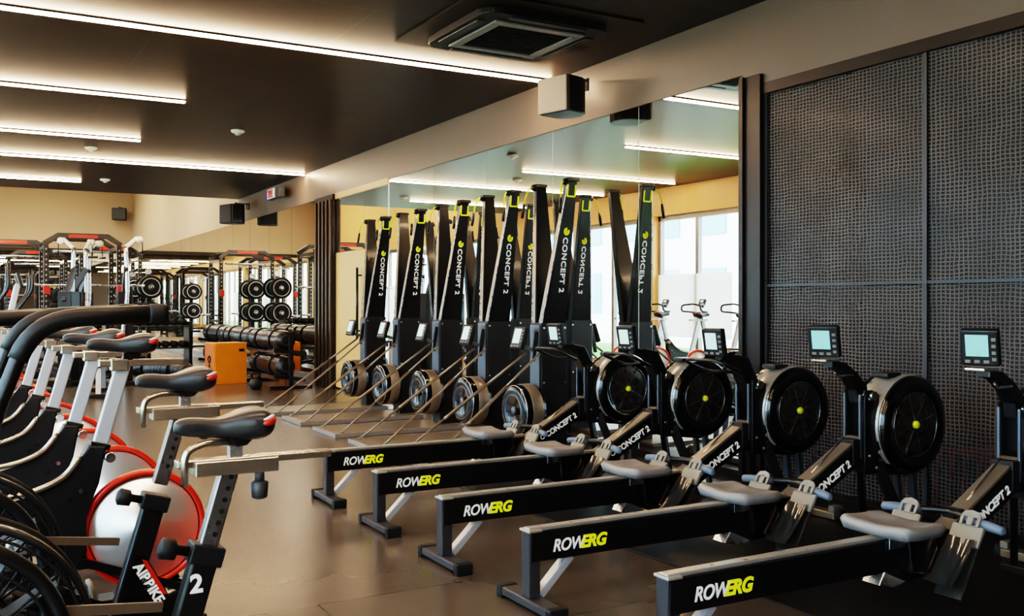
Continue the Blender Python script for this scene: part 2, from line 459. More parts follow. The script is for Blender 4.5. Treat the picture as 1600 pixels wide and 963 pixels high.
# mesh screen section
cf = MB()
cf.box(W - 0.03, W + 0.06, 4.56, 4.76, 0, 2.66, 0.003)
cf.box(W - 0.05, W - 0.03, 4.70, 4.73, 0, 2.66)
cf.box(W - 0.01, W + 0.06, YB, 4.56, 2.53, 2.60)
cf.box(W - 0.01, W + 0.06, YB, 4.56, 0, 0.035)
struct(cf.build('trim_20', 'frame'), 'dark steel frame between the mirrors and the mesh screens')
sy = [4.56, 3.38, 2.2, 1.02, -0.16, -1.34, YB]
for i in range(len(sy) - 1):
    s = empty('mesh_screen', (W + 0.03, sy[i + 1], 0.035))
    h = 2.495; wd = sy[i] - sy[i + 1]
    sm = MB()
    # slightly wavy sheet
    NX, NZ = 30, 40
    g = [[sm.bm.verts.new((0.006 * math.sin(7 * a / NX + 3 * b / NZ + i), wd * a / NX, h * b / NZ)) for a in range(NX + 1)] for b in range(NZ + 1)]
    for b in range(NZ):
        for a in range(NX):
            f = sm.bm.faces.new((g[b][a], g[b][a + 1], g[b + 1][a + 1], g[b + 1][a])); f.smooth = True
    part(sm, 'mesh_sheet', 'mesh', s)
    part(MB().box(-0.02, -0.008, wd - 0.022, wd, 0, h), 'seam_strip', 'darkgrey', s)
    part(MB().box(-0.018, -0.009, 0, wd, 1.245, 1.262), 'cross_bar', 'darkgrey', s)
    tag(s, ['dark woven mesh screen next to the mirrors, behind two flywheels', 'dark woven mesh screen at the right edge, second from the mirrors', 'third dark woven mesh screen along the wall from the mirrors', 'fourth dark woven mesh screen along the wall', 'fifth dark woven mesh screen along the wall', 'last dark woven mesh screen by the back wall'][i], 'screen', 'mesh screens')

# mirrors
def mirror(name, y0, y1, z0, z1, label, x=W, group='wall mirror panes'):
    o = empty(name, (x, y0, z0))
    part(MB().box(-0.012, 0.0, 0.004, y1 - y0 - 0.004, 0, z1 - z0), 'mirror_glass', 'mirror', o)
    part(MB().box(0.0, 0.012, 0, y1 - y0, 0, z1 - z0), 'backing', 'mirroredge', o)
    tag(o, label, 'mirror', group)
ys = [4.76, 5.86, 7.09, 8.30, 9.52, 10.8]
for i in range(5):
    mirror('wall_mirror', ys[i], ys[i + 1], 0.06, 2.68, 'tall frameless wall mirror pane, %s from the dark mesh screens' % ORD[i])
struct(MB().box(W - 0.016, W + 0.02, 10.79, 10.81, 0.06, 2.68).build('trim_21', 'mirroredge'))
mirror('wall_mirror', 10.81, 11.62, 1.88, 2.64, 'small mirror pane above the timber door, nearer of two')
mirror('wall_mirror', 11.62, 12.68, 1.88, 2.64, 'small mirror pane above the timber door beside the ribbed column')
struct(MB().box(W - 0.025, W + 0.01, 10.8, 12.7, 2.62, 2.70).build('trim_22', 'wood'), 'tan timber head over the door')
mirror('wall_mirror', 10.81, 11.30, 0.06, 1.88, 'narrow mirror pane beside the timber door')
yy = 13.5; k = 0
while yy < YF - 0.2:
    y1 = min(yy + 1.25, YF)
    mirror('wall_mirror', yy, y1, 0.14, 2.68, 'tall frameless wall mirror pane past the ribbed column, %s from it' % ORD[k]); yy = y1; k += 1
for i in range(5):
    o = empty('far_mirror', (XL + 0.02 + i * 1.16, YF, 0.14))
    part(MB().box(0.004, 1.15, -0.014, -0.004, 0, 2.55), 'mirror_glass', 'mirror', o)
    part(MB().box(0, 1.16, -0.004, 0.0, 0, 2.55), 'backing', 'frame', o)
    tag(o, 'mirror pane on the far end wall, %s from the left' % ORD[i], 'mirror', 'far wall mirror panes')
struct(MB().box(XL, W, YF - 0.03, YF, 2.69, 2.80).build('trim_23', 'frame'))

# timber door
dr = empty('door_1', (W - 0.01, 11.30, 0.0)); dr['kind'] = 'structure'
part(MB().box(0, 0.04, 0.0, 1.40, 0.02, 1.875, 0.003), 'door_leaf', 'woodpale', dr)
hd = MB(); hd.cyl((-0.06, 0.42, 0.72), (-0.06, 0.42, 1.64), 0.016); hd.cyl((-0.06, 0.42, 0.82), (0.0, 0.42, 0.82), 0.01); hd.cyl((-0.06, 0.42, 1.54), (0.0, 0.42, 1.54), 0.01)
part(hd, 'door_handle', 'black', dr, 'long black pull handle')
hd = MB(); hd.box(-0.012, 0.0, 0.27, 0.30, 0.5, 1.66)
part(hd, 'edge_strip', 'frame', dr)

# ribbed dark column
cl = MB()
cl.box(W - 0.06, W + 0.05, 12.70, 13.45, 0, 2.69)
cb = struct(cl.build('trim_24', 'frame'), 'dark ribbed column between the timber door and the far mirrors')
rb = MB()
for k in range(5):
    rb.box(W - 0.09, W - 0.06, 12.72 + k * 0.155, 12.77 + k * 0.155, 0.02, 2.62, 0.004)
struct(rb.build('trim_25', 'ribs'), 'brown metal ribs on the dark column')

# ------------------------------------------------------------------ ceiling lights
def strip(x0, x1, y, label):
    o = empty('linear_ceiling_light', (x0, y, CZ))
    part(MB().box(0, x1 - x0, -0.032, 0.032, -0.012, 0.0), 'housing', 'darkgrey', o)
    part(MB().box(0.01, x1 - x0 - 0.01, -0.022, 0.022, -0.028, -0.012, 0.003), 'diffuser', 'led', o)
    tag(o, label, 'ceiling light', 'linear ceiling lights')
strip(XL + 0.3, W - 0.02, 7.1, 'long glowing strip light on the dark ceiling running to the wall speaker')
strip(XL + 0.3, 1.87, 9.55, 'short glowing strip light, first one beyond the long strip to the speaker')
strip(XL + 0.3, 1.85, 12.08, 'short glowing strip light between the shorter strip ahead and the second long strip')
strip(XL + 0.3, W - 0.02, 14.05, 'long glowing strip light ending at the wall over the ribbed column')
strip(XL + 0.3, 1.65, 16.6, 'farthest short glowing strip light near the end of the dark ceiling')
strip(XL + 0.3, 1.85, 4.65, 'glowing strip light on the ceiling above the nearest bikes')
strip(XL + 0.3, 1.85, 2.2, 'glowing strip light on the ceiling above the camera')
strip(XL + 0.3, 1.85, -0.6, 'glowing strip light on the ceiling behind the camera')

# ceiling cassette
ac = empty('ceiling_air_conditioner', (3.45, 5.95, CZ)); tag(ac, 'dark square ceiling air conditioning cassette with rounded corners', 'air conditioner')
def rrect(hx, r, n=6):
    out = []
    for cx, cy, a in ((hx - r, hx - r, 0), (-hx + r, hx - r, 90), (-hx + r, -hx + r, 180), (hx - r, -hx + r, 270)):
        for k in range(n + 1):
            t = R(a + 90 * k / n); out.append((cx + r * math.cos(t), cy + r * math.sin(t)))
    return out
part(MB().prism(rrect(0.66, 0.02), -0.012, 0.0, 'XY'), 'ceiling_plate', 'ceiling', ac)
part(MB().prism(rrect(0.50, 0.12), -0.06, -0.012, 'XY', 0.01), 'casing', 'blacksatin', ac)
rg = MB()
for a, b, c, d in ((-0.36, 0.36, 0.29, 0.36), (-0.36, 0.36, -0.36, -0.29), (-0.36, -0.29, -0.29, 0.29), (0.29, 0.36, -0.29, 0.29)):
    rg.box(a, b, c, d, -0.075, -0.06, 0.004)
part(rg, 'grille_frame', 'seatgrey', ac)
gr = MB()
for k in range(14): gr.box(-0.28, 0.28, -0.275 + k * 0.04, -0.255 + k * 0.04, -0.07, -0.06)
part(gr, 'grille', 'matte', ac)
for a in range(4):
    lv = MB().box(-0.3, 0.3, 0.41, 0.47, -0.07, -0.06, 0.004).build('louvre', M['darkgrey'], ac); lv.rotation_euler = (0, 0, a * PI / 2)
# second flush hatch near
hh = MB(); hh.box(3.35, 4.0, 4.2, 4.75, CZ - 0.012, CZ, 0.003)
tag(hh.build('ceiling_hatch', 'mullion'), 'flat metal access hatch in the ceiling in front of the air conditioner', 'hatch')

def smoke(x, y, label):
    o = empty('smoke_detector', (x, y, CZ))
    part(MB().lathe([(0.075, 0), (0.075, -0.02), (0.05, -0.035), (0.0001, -0.04)], axis='Z', n=24), 'base', 'white', o)
    part(MB().lathe([(0.03, -0.036), (0.028, -0.055), (0.0001, -0.057)], axis='Z', n=20), 'sensor', 'white', o)
    tag(o, label, 'smoke detector', 'ceiling smoke detectors')
smoke(1.4, 13.0, 'small white round ceiling detector nearest the farthest strip light')
smoke(1.95, 16.2, 'small white round ceiling detector near the far edge of the dark ceiling')
smoke(2.7, 10.9, 'small white round ceiling detector over the middle of the room')

# ------------------------------------------------------------------ wall speakers
def speaker(loc, rz, label, grille, s=1.0, drop=True, tilt=0.0):
    o = empty('wall_speaker', loc, rz); o.scale = (s, s, s)
    # front faces -X, cabinet tapers to the back
    poly = [(-0.19, -0.17), (-0.17, -0.19), (0.02, -0.185), (0.09, -0.15), (0.14, -0.06), (0.14, 0.06), (0.09, 0.15), (0.02, 0.185), (-0.17, 0.19), (-0.19, 0.17)]
    cb = MB().prism(poly, -0.17, 0.17, 'XY', 0.012)
    part(cb, 'cabinet', 'blacksatin', o)
    gr = MB(); gr.box(-0.212, -0.19, -0.185, 0.185, -0.165, 0.165, 0.01)
    part(gr, 'grille', grille, o, 'perforated front grille')
    br = MB(); br.cyl((0.0, 0, 0.17), (0.0, 0, 0.215), 0.016); br.bar((0.0, 0, 0.20), (0.26, 0, 0.20), 0.05, 0.015); br.box(0.24, 0.26, -0.05, 0.05, 0.1, 0.22)
    part(br, 'bracket', 'black', o)
    tag(o, label, 'speaker', None)
    return o
speaker((4.20, 6.42, 2.82), R(14), 'square speaker with pale grille bracketed to the wall at the end of the long light', 'speakergrille', 0.84)
speaker((4.22, 17.2, 2.76), R(18), 'black speaker hanging below the end of the dark ceiling', 'blacksatin', 1.0)
speaker((4.1, 30.7, 3.85), R(75), 'small black speaker mounted high on the far tan wall', 'blacksatin', 1.05)
# small bracket lamp: exit sign box
ex = empty('exit_sign', (W - 0.16, 15.1, 2.93), 0); tag(ex, 'small white sign box with red letters and blue end on the wall above the mirrors', 'sign')
part(MB().box(-0.05, 0.05, -0.34, 0.30, -0.08, 0.08, 0.01), 'sign_box', 'darkgrey', ex)
part(MB().box(-0.062, -0.05, -0.12, 0.28, -0.075, 0.075, 0.003), 'sign_face', 'white', ex, 'white face')
part(MB().box(-0.06, 0.05, 0.28, 0.34, -0.085, 0.085, 0.01), 'end_cap', 'blue', ex, 'blue end')
part(MB().box(0.05, 0.16, -0.04, 0.04, -0.03, 0.03), 'bracket', 'black', ex)
text('TIBE', 0.155, 'redpad', parent=ex, loc=(-0.064, 0.25, -0.055), rot=(PI / 2, 0, -PI / 2), bold=0.006, xscale=0.95, depth=0.002)

# ------------------------------------------------------------------ rowing machine (local: x forward from rear foot)
def monitor(parent, c, rz, w=0.17, h=0.155, scr='screen', tilt=-12):
    """console whose face looks towards local -X"""
    m = Matrix.Translation(Vector(c)) @ Matrix.Rotation(rz, 4, 'Z') @ Matrix.Rotation(R(tilt), 4, 'Y')
    case = MB().box(-0.018, 0.022, -w / 2, w / 2, -h / 2, h / 2, 0.008, m)
    mo = part(case, 'monitor', 'blacksatin', parent)
    part(MB().box(-0.021, -0.017, -w / 2 + 0.038, w / 2 - 0.022, -h / 2 + 0.042, h / 2 - 0.02, 0, m), 'screen', scr, mo, 'lit pale green screen')
    bt = MB()
    for k in range(4): bt.box(-0.022, -0.017, -w / 2 + 0.010, -w / 2 + 0.026, h / 2 - 0.045 - 0.027 * k, h / 2 - 0.032 - 0.027 * k, 0.001, m)
    for k in range(3): bt.box(-0.022, -0.017, -0.035 + 0.035 * k, -0.015 + 0.035 * k, -h / 2 + 0.014, -h / 2 + 0.026, 0.001, m)
    part(bt, 'buttons', 'footgrey', mo)
    return mo

def make_rower():
    root = empty('rowing_machine')
    # rear support
    part(MB().box(-0.035, 0.035, -0.19, 0.19, 0.012, 0.045, 0.006), 'rear_foot', 'darkgrey', root)
    for s in (-1, 1): part(MB().box(-0.04, 0.04, min(s * 0.165, s * 0.205), max(s * 0.165, s * 0.205), 0.0, 0.05, 0.006), 'foot_cap', 'rubber', root)
    part(MB().box(-0.025, 0.025, -0.03, 0.03, 0.045, 0.30, 0.004), 'rear_leg', 'darkgrey', root)
    part(MB().bar((0.035, 0, 0.05), (0.175, 0, 0.185), 0.045, 0.03, 0.003), 'strut', 'satinsilver', root)
    # monorail
    rl = MB(); rl.prism([(-0.02, 0.185), (1.0, 0.185), (1.12, 0.13), (1.36, 0.15), (1.44, 0.20), (1.44, 0.27), (1.36, 0.298), (-0.02, 0.298)], -0.036, 0.036, 'XZ', 0.003)
    rail = part(rl, 'monorail', 'black', root)
    tr = MB(); tr.box(-0.02, 1.34, -0.022, 0.022, 0.298, 0.312, 0.003); tr.box(-0.03, 0.03, -0.038, 0.038, 0.296, 0.306, 0.003)
    part(tr, 'rail_track', 'bandgrey', rail, 'steel strip along the top')
    text('ROW', 0.066, 'letterwhite', shear=0.25, parent=rail, loc=(0.075, -0.0375, 0.216), rot=(PI / 2, 0, 0), bold=0.0015, xscale=0.9, spacing=0.95)
    text('ERG', 0.066, 'letteryellow', shear=0.25, parent=rail, loc=(0.205, -0.0375, 0.216), rot=(PI / 2, 0, 0), bold=0.0028, xscale=1.0, spacing=0.97, lab='yellow green letters')
    text('ROW', 0.066, 'letterwhite', shear=0.25, parent=rail, loc=(0.36, 0.0375, 0.216), rot=(PI / 2, 0, PI), bold=0.0015, xscale=0.9, spacing=0.95)
    text('ERG', 0.066, 'letteryellow', shear=0.25, parent=rail, loc=(0.23, 0.0375, 0.216), rot=(PI / 2, 0, PI), bold=0.0028, xscale=1.0, spacing=0.97, lab='yellow green letters')
    # front boom
    a = R(27.5); p0 = Vector((1.33, 0, 0.225)); dv = Vector((math.cos(a), 0, math.sin(a)))
    nrm = Vector((-math.sin(a), 0, math.cos(a)))
    q = lambda s, t: ((p0 + dv * s + nrm * t).x, (p0 + dv * s + nrm * t).z)
    bm_ = MB().prism([q(-0.1, -0.045), q(0.60, -0.05), q(0.62, 0.05), q(-0.02, 0.045)], -0.045, 0.045, 'XZ', 0.004)
    boom = part(bm_, 'boom', 'black', root)
    cv = MB().prism([q(0.05, 0.045), q(0.56, 0.052), q(0.56, 0.064), q(0.06, 0.058)], -0.038, 0.038, 'XZ', 0.002)
    part(cv, 'chain_cover', 'bronze', boom, 'top cover of the boom, coloured with a brown reflection')  # wood-brown reflection put into the cover's colour
    text('CONCEPT 2', 0.052, 'letterwhite', parent=boom, loc=(q(0.17, -0.022)[0], -0.0465, q(0.17, -0.022)[1]), rot=(PI / 2, -a, 0), bold=0.0018, xscale=0.95)
    # yellow arrow sticker near the handle cradle
    st = MB().prism([q(0.03, -0.03), q(0.075, -0.03), q(0.09, 0.0), q(0.075, 0.03), q(0.03, 0.03), q(0.05, 0.0)], -0.048, -0.0445, 'XZ')
    part(st, 'sticker', 'letteryellow', boom, 'yellow arrow sticker')
    part(MB().torus((q(0.14, 0.0)[0], -0.046, q(0.14, 0.0)[1]), 0.014, 0.003, n=20, m=6), 'ring_logo', 'letterwhite', boom)
    # seat
    sx = 1.07; seat = MB()
    NX, NY = 12, 16; hx, hy = 0.125, 0.165
    top = []; bot = []
    for i in range(NX + 1):
        rt, rb_ = [], []
        for j in range(NY + 1):
            u = -1 + 2 * i / NX; v = -1 + 2 * j / NY
            # rounded-rect squeeze, waisted front edge
            x = u * hx * (1 - 0.10 * v ** 4); y = v * hy * (1 - 0.10 * u ** 4)
            x -= 0.02 * (1 - abs(v)) * (1 if u > 0 else 0) * u
            z = 0.352 + 0.012 * abs(v) ** 1.5 - 0.016 * math.exp(-((u - 0.1) / 0.5) ** 2) * math.exp(-((abs(v) - 0.5) / 0.25) ** 2) + 0.01 * max(0, -u) ** 2 - 0.012 * (abs(v) > 0.99) - 0.012 * (abs(u) > 0.99)
            rt.append(seat.bm.verts.new((sx + x, y, z)))
            rb_.append(seat.bm.verts.new((sx + x * 0.93, y * 0.93, 0.318)))
        top.append(rt); bot.append(rb_)
    for i in range(NX):
        for j in range(NY):
            f = seat.bm.faces.new((top[i][j], top[i + 1][j], top[i + 1][j + 1], top[i][j + 1])); f.smooth = True
            seat.bm.faces.new((bot[i][j], bot[i][j + 1], bot[i + 1][j + 1], bot[i + 1][j]))
    for i in range(NX):
        for jj in (0, NY):
            f = seat.bm.faces.new((top[i][jj], bot[i][jj], bot[i + 1][jj], top[i + 1][jj])); f.smooth = True
    for j in range(NY):
        for ii in (0, NX):
            f = seat.bm.faces.new((top[ii][j], top[ii][j + 1], bot[ii][j + 1], bot[ii][j])); f.smooth = True
    so = part(seat, 'seat', 'seatgrey', root, 'pale grey moulded seat')
    cg = MB(); cg.box(sx - 0.07, sx + 0.05, -0.045, -0.038, 0.265, 0.318, 0.002); cg.box(sx - 0.07, sx + 0.05, 0.038, 0.045, 0.265, 0.318, 0.002); cg.box(sx - 0.07, sx + 0.05, -0.045, 0.045, 0.312, 0.319)
    part(cg, 'seat_carriage', 'chrome', so, 'bright metal carriage')
    ub = MB().prism([(sx - 0.02, 0.318), (sx + 0.12, 0.318), (sx + 0.16, 0.24), (sx + 0.10, 0.16), (sx - 0.0, 0.18)], -0.09, 0.09, 'XZ', 0.008)
    part(ub, 'underbody', 'blackgloss', root)
    # footrests
    for s in (-1, 1):
        yc_ = s * 0.135
        pl = MB(); pl.bar((1.205, yc_, 0.085), (1.34, yc_, 0.325), 0.115, 0.012, 0.004)
        fp = part(pl, 'footrest', 'smoke', root)
        # heel cup
        hc = MB(); NS = 14; rws = []
        for k in range(NS + 1):
            t = k / NS; rr = []
            for j in range(9):
                w = (-1 + 2 * j / 8)
                base = Vector((1.205, yc_, 0.115)).lerp(Vector((1.31, yc_, 0.285)), t)
                lift = 0.035 * (abs(w) ** 2.2) * (1 - t * 0.6) + 0.02 * (1 - t) ** 3
                rr.append(hc.bm.verts.new(base + Vector((-0.86 * lift - 0.012, w * 0.062 * (1 - 0.12 * t), 0.5 * lift + 0.006))))
            rws.append(rr)
        for k in range(NS):
            for j in range(8):
                f = hc.bm.faces.new((rws[k][j], rws[k][j + 1], rws[k + 1][j + 1], rws[k + 1][j])); f.smooth = True
        part(hc, 'heel_cup', 'smoke', fp, 'shiny smoky heel cup')
        tp = MB(); tp.bar((1.292, yc_, 0.265), (1.335, yc_, 0.335), 0.13, 0.018, 0.006)
        part(tp, 'toe_plate', 'footgrey', fp, 'pale grey plate')
        # slotted tab
        tb = MB()
        A = Vector((1.325, 0, 0.325)); B = Vector((1.372, 0, 0.405))
        B = Vector((1.352, 0, 0.372)); up_ = (B - A).normalized(); th_ = Vector((0, 1, 0)).cross(up_) * 0.005
        outer = [(-0.04, 0.0), (0.04, 0.0), (0.038, 0.05), (0.028, 0.066), (0.0, 0.072), (-0.028, 0.066), (-0.038, 0.05)]
        def P3(w, h, e): return A + Vector((0, yc_ + w, 0)) + up_ * h + th_ * e
        # frame strips around two slots
        for w0, w1 in ((-0.04, -0.028), (-0.012, 0.012), (0.028, 0.04)): tb.bar(P3((w0 + w1) / 2, 0.0, 0), P3((w0 + w1) / 2, 0.052, 0), w1 - w0, 0.010)
        tb.bar(P3(-0.04, 0.006, 0), P3(0.04, 0.006, 0), 0.010, 0.018)
        cap_ = [(0.04, 0.045), (0.037, 0.056), (0.027, 0.067), (0.0, 0.073), (-0.027, 0.067), (-0.037, 0.056), (-0.04, 0.045)]
        f0 = [tb.bm.verts.new(P3(w, h, 1)) for w, h in cap_]; f1 = [tb.bm.verts.new(P3(w, h, -1)) for w, h in cap_]
        tb.bm.faces.new(f0); tb.bm.faces.new(list(reversed(f1)))
        for k in range(len(cap_)): tb.bm.faces.new((f0[k], f1[k], f1[(k + 1) % len(cap_)], f0[(k + 1) % len(cap_)]))
        part(tb, 'strap_tab', 'footgrey', fp, 'pale grey slotted tab')
    for x_, z_ in ((1.235, 0.13), (1.33, 0.27)): part(MB().bar((x_, -0.10, z_), (x_, 0.10, z_), 0.03, 0.03), 'foot_bar', 'black', root)
    ft = MB().prism([(0.98, 0.185), (1.10, 0.135), (1.04, 0.12), (0.95, 0.14)], -0.04, 0.04, 'XZ', 0.004)
    part(ft, 'lock_plate', 'silver', root)
    # handle resting in the cradle
    hp = q(0.12, 0.075); hx_, hz_ = hp
    hb = MB().tube(curve_pts([(hx_ - 0.03, -0.12, hz_), (hx_, -0.05, hz_ + 0.005), (hx_ + 0.01, 0, hz_ + 0.006), (hx_, 0.05, hz_ + 0.005), (hx_ - 0.03, 0.12, hz_)], 5), 0.014, 12)
    hb.box(hx_ - 0.0, hx_ + 0.06, -0.03, 0.03, hz_ - 0.02, hz_ + 0.016, 0.006)
    ho = part(hb, 'handle', 'black', root)
    for s in (-1, 1):
        g_ = MB().tube([(hx_ - 0.025, s * 0.10, hz_), (hx_ - 0.035, s * 0.14, hz_ - 0.002), (hx_ - 0.05, s * 0.22, hz_ - 0.006), (hx_ - 0.058, s * 0.262, hz_ - 0.01), (hx_ - 0.06, s * 0.268, hz_ - 0.01)], [0.014, 0.019, 0.019, 0.017, 0.008], 14)
        part(g_, 'grip', 'grip', ho, 'blue grey grip')
    ck = MB(); ck.bar((hx_ + 0.03, -0.05, hz_ - 0.03), (hx_ + 0.03, 0.05, hz_ - 0.03), 0.03, 0.03, 0.004)
    part(ck, 'handle_cradle', 'silver', root)
    ch = MB(); ch.tube([(hx_ + 0.06, 0, hz_), (q(0.5, 0.085)[0], 0, q(0.5, 0.085)[1] + 0.005)], 0.005, 6)
    part(ch, 'chain', 'warmsilver', root)
    # front post
    ps = MB()
    for s in (-1, 1): ps.box(1.80, 1.86, s * 0.06 - 0.006, s * 0.06 + 0.006, 0.36, 0.76, 0.003)
    ps.box(1.855, 1.90, -0.066, 0.066, 0.36, 0.74, 0.004)
    part(ps, 'front_post', 'black', root)
    pe = MB()
    for s in (-1, 1): pe.box(1.785, 1.80, s * 0.045 - 0.006, s * 0.045 + 0.006, 0.44, 0.74, 0.002)
    part(pe, 'post_strips', 'bluegrey', root)
    sp = MB(); sp.box(1.74, 1.86, -0.05, 0.05, 0.40, 0.53, 0.008)
    part(sp, 'sprocket_box', 'blacksatin', root)
    bl = MB()
    for (x, z) in ((1.83, 0.45), (1.88, 0.39), (1.90, 0.46), (1.88, 0.62), (1.83, 0.72)):
        for s in (-1, 1): bl.cyl((x, s * 0.066, z), (x, s * 0.073, z), 0.008, 10)
    part(bl, 'bolts', 'silver', root)
    # flywheel
    FX, FZ, RR = 2.11, 0.585, 0.235
    cgm = MB().lathe([(0.06, -0.100), (0.165, -0.102), (0.172, -0.112), (0.192, -0.117), (0.222, -0.110), (0.234, -0.095), (0.236, -0.07),
                      (0.236, 0.07), (0.234, 0.095), (0.222, 0.110), (0.192, 0.117), (0.172, 0.112), (0.165, 0.102), (0.06, 0.100)], (FX, 0, FZ), 'Y', 56)
    cage = part(cgm, 'flywheel_cage', 'blackgloss', root)
    bnd = MB(); n = 40
    for k in range(n):
        t0 = R(100) + R(250) * k / n; t1 = R(100) + R(250) * (k + 1) / n
    # silver perforated band on the rear half of the rim
    prof = [(0.2365, -0.082), (0.2395, -0.080), (0.2395, 0.056), (0.2365, 0.058)]
    rings = []
    for k in range(n + 1):
        t = R(80) + R(150) * k / n
        rings.append([bnd.bm.verts.new((FX + r_ * math.cos(t), y_, FZ + r_ * math.sin(t))) for r_, y_ in prof])
    for k in range(n):
        for j in range(3):
            f = bnd.bm.faces.new((rings[k][j], rings[k][j + 1], rings[k + 1][j + 1], rings[k + 1][j])); f.smooth = (j == 1)
    part(bnd, 'rim_band', 'bandgrey', cage, 'silver band around the rim')
    rr = MB()
    for s in (-1, 1):
        rr.torus((FX, s * 0.088, FZ), 0.2345, 0.004, n=56, m=6)
    part(rr, 'rim_ring', 'chrome', cage)
    for s in (-1, 1):
        dk = MB().lathe([(0.0001, s * 0.104), (0.07, s * 0.104), (0.15, s * 0.1035), (0.152, s * 0.1025), (0.0001, s * 0.1025)], (FX, 0, FZ), 'Y', 48)
        part(dk, 'fan_screen', 'fanscreen', cage, 'dark grey perforated fan screen')
        rg_ = MB().torus((FX, s * 0.1075, FZ), 0.157, 0.0035, n=48, m=6)
        for k in range(8):
            t = k * PI / 4 + 0.3
            rg_.bar((FX + 0.02 * math.cos(t), s * 0.106, FZ + 0.02 * math.sin(t)), (FX + 0.157 * math.cos(t), s * 0.106, FZ + 0.157 * math.sin(t)), 0.004, 0.004)
        part(rg_, 'spokes', 'poststeel', cage)
        hb_ = MB().lathe([(0.0001, s * 0.125), (0.012, s * 0.124), (0.019, s * 0.116), (0.020, s * 0.102)], (FX, 0, FZ), 'Y', 20)
        part(hb_, 'hub_cap', 'yellow', cage, 'yellow hub cap')
    dm = MB(); dm.box(FX - 0.13, FX - 0.03, -0.05, 0.05, FZ + 0.225, FZ + 0.25, 0.006)
    part(dm, 'top_clip', 'black', cage)
    # arms joining post to flywheel
    am = MB()
    for s in (-1, 1): am.bar((1.88, s * 0.07, 0.5), (FX, s * 0.098, FZ - 0.10), 0.012, 0.05)
    am.prism([(1.88, 0.36), (2.12, 0.33), (2.16, 0.36), (2.0, 0.42), (1.90, 0.50)], -0.06, 0.06, 'XZ', 0.005)
    part(am, 'flywheel_mount', 'black', root)
    # legs
    for s in (-1, 1):
        part(MB().bar((1.90, s * 0.05, 0.42), (2.03, s * 0.13, 0.03), 0.03, 0.055, 0.004), 'front_leg', 'black', root)
    for s in (-1, 1):
        part(MB().bar((2.16, s * 0.045, 0.36), (2.20, s * 0.045, 0.03), 0.03, 0.03, 0.003), 'rear_upright', 'bluegrey', root)
    part(MB().box(1.99, 2.06, -0.17, 0.17, 0.0, 0.035, 0.005), 'cross_foot', 'black', root)
    part(MB().box(2.17, 2.24, -0.29, 0.29, 0.01, 0.05, 0.006), 'front_foot', 'bronze', root)
    for s in (-1, 1):
        w_ = MB().lathe([(0.0001, s * 0.325), (0.03, s * 0.325), (0.034, s * 0.32), (0.034, s * 0.295), (0.03, s * 0.29), (0.0001, s * 0.29)], (2.205, 0, 0.034), 'Y', 20)
        part(w_, 'wheel', 'rubber', root)
        part(MB().box(2.17, 2.24, min(s * 0.25, s * 0.29), max(s * 0.25, s * 0.29), 0.05, 0.085, 0.005), 'end_cap', 'footgrey', root)
    # monitor arm
    ar = MB(); ar.tube(round_path([(1.84, 0, 0.74), (1.80, 0, 0.79), (1.70, 0, 0.93), (1.66, 0, 0.955)], 0.04), 0.0, 4) if False else None
    ar.prism([(1.80, 0.70), (1.87, 0.72), (1.86, 0.78), (1.78, 0.85), (1.71, 0.895), (1.62, 0.905), (1.62, 0.875), (1.69, 0.865), (1.74, 0.82), (1.79, 0.76)], -0.03, 0.03, 'XZ', 0.006)
    part(ar, 'monitor_arm', 'black', root)
    kn = MB(); kn.cyl((1.84, -0.075, 0.735), (1.84, 0.075, 0.735), 0.014, 14); kn.cyl((1.84, -0.09, 0.735), (1.84, -0.07, 0.735), 0.022, 14)
    part(kn, 'pivot_knob', 'warmsilver', root)
    return root

def add_head(root, kind):
    """console and its cradle differ from machine to machine"""
    if kind == 'up':       # screen looks at the rower, bright cradle below
        monitor(root, (1.60, 0, 0.995), R(20), 0.145, 0.15, 'screen')
        cr = MB(); cr.box(1.56, 1.66, -0.045, 0.045, 0.90, 0.912, 0.004)
        cr.tube(round_path([(1.60, -0.06, 0.855), (1.62, -0.06, 0.835), (1.74, -0.05, 0.835), (1.76, 0.0, 0.835)], 0.02, 4), 0.006, 8)
        part(cr, 'device_cradle', 'warmsilver', root)
    else:
        monitor(root, (1.59, 0, 0.965), R(16), 0.125, 0.15, 'screenpale')
        cr = MB()
        cr.tube(round_path([(1.66, -0.14, 0.80), (1.52, -0.15, 0.86), (1.50, -0.10, 0.875), (1.50, 0.10, 0.875), (1.52, 0.15, 0.86), (1.66, 0.14, 0.80), (1.76, 0.03, 0.80)], 0.04, 5), 0.009, 8)
        part(cr, 'device_cradle', 'black', root, 'black looped bar')
        sh = MB().prism([(1.70, 0.90), (1.80, 0.88), (1.90, 0.70), (1.94, 0.56), (1.86, 0.56), (1.80, 0.70)], -0.04, 0.04, 'XZ', 0.006)
        part(sh, 'arm_shroud', 'black', root)

rower_y = [2.40, 3.15, 3.87, 4.64, 5.43]
labs = ['nearest rowing machine, cut off by the right edge, grey seat in full view',
        'second nearest rowing machine, flywheel before the dark mesh screen with teal monitor',
        'middle rowing machine, flywheel just right of the mirror frame',
        'rowing machine second from the ski machines, flywheel in front of the mirror',
        'farthest rowing machine, next to the ski machines, flywheel leftmost']
base = make_rower(); rowers = [base] + [copy_tree(base) for _ in range(4)]
for i, r in enumerate(rowers):
    r.location = ([1.955, 1.895, 1.875, 1.875, 1.875][i], rower_y[i], 0.0)
    tag(r, labs[i], 'rowing machine', 'rowing machines side by side')
    add_head(r, 'up' if i < 2 else 'low')
# nearest machine's seat is rolled a little further forward
M_ = None

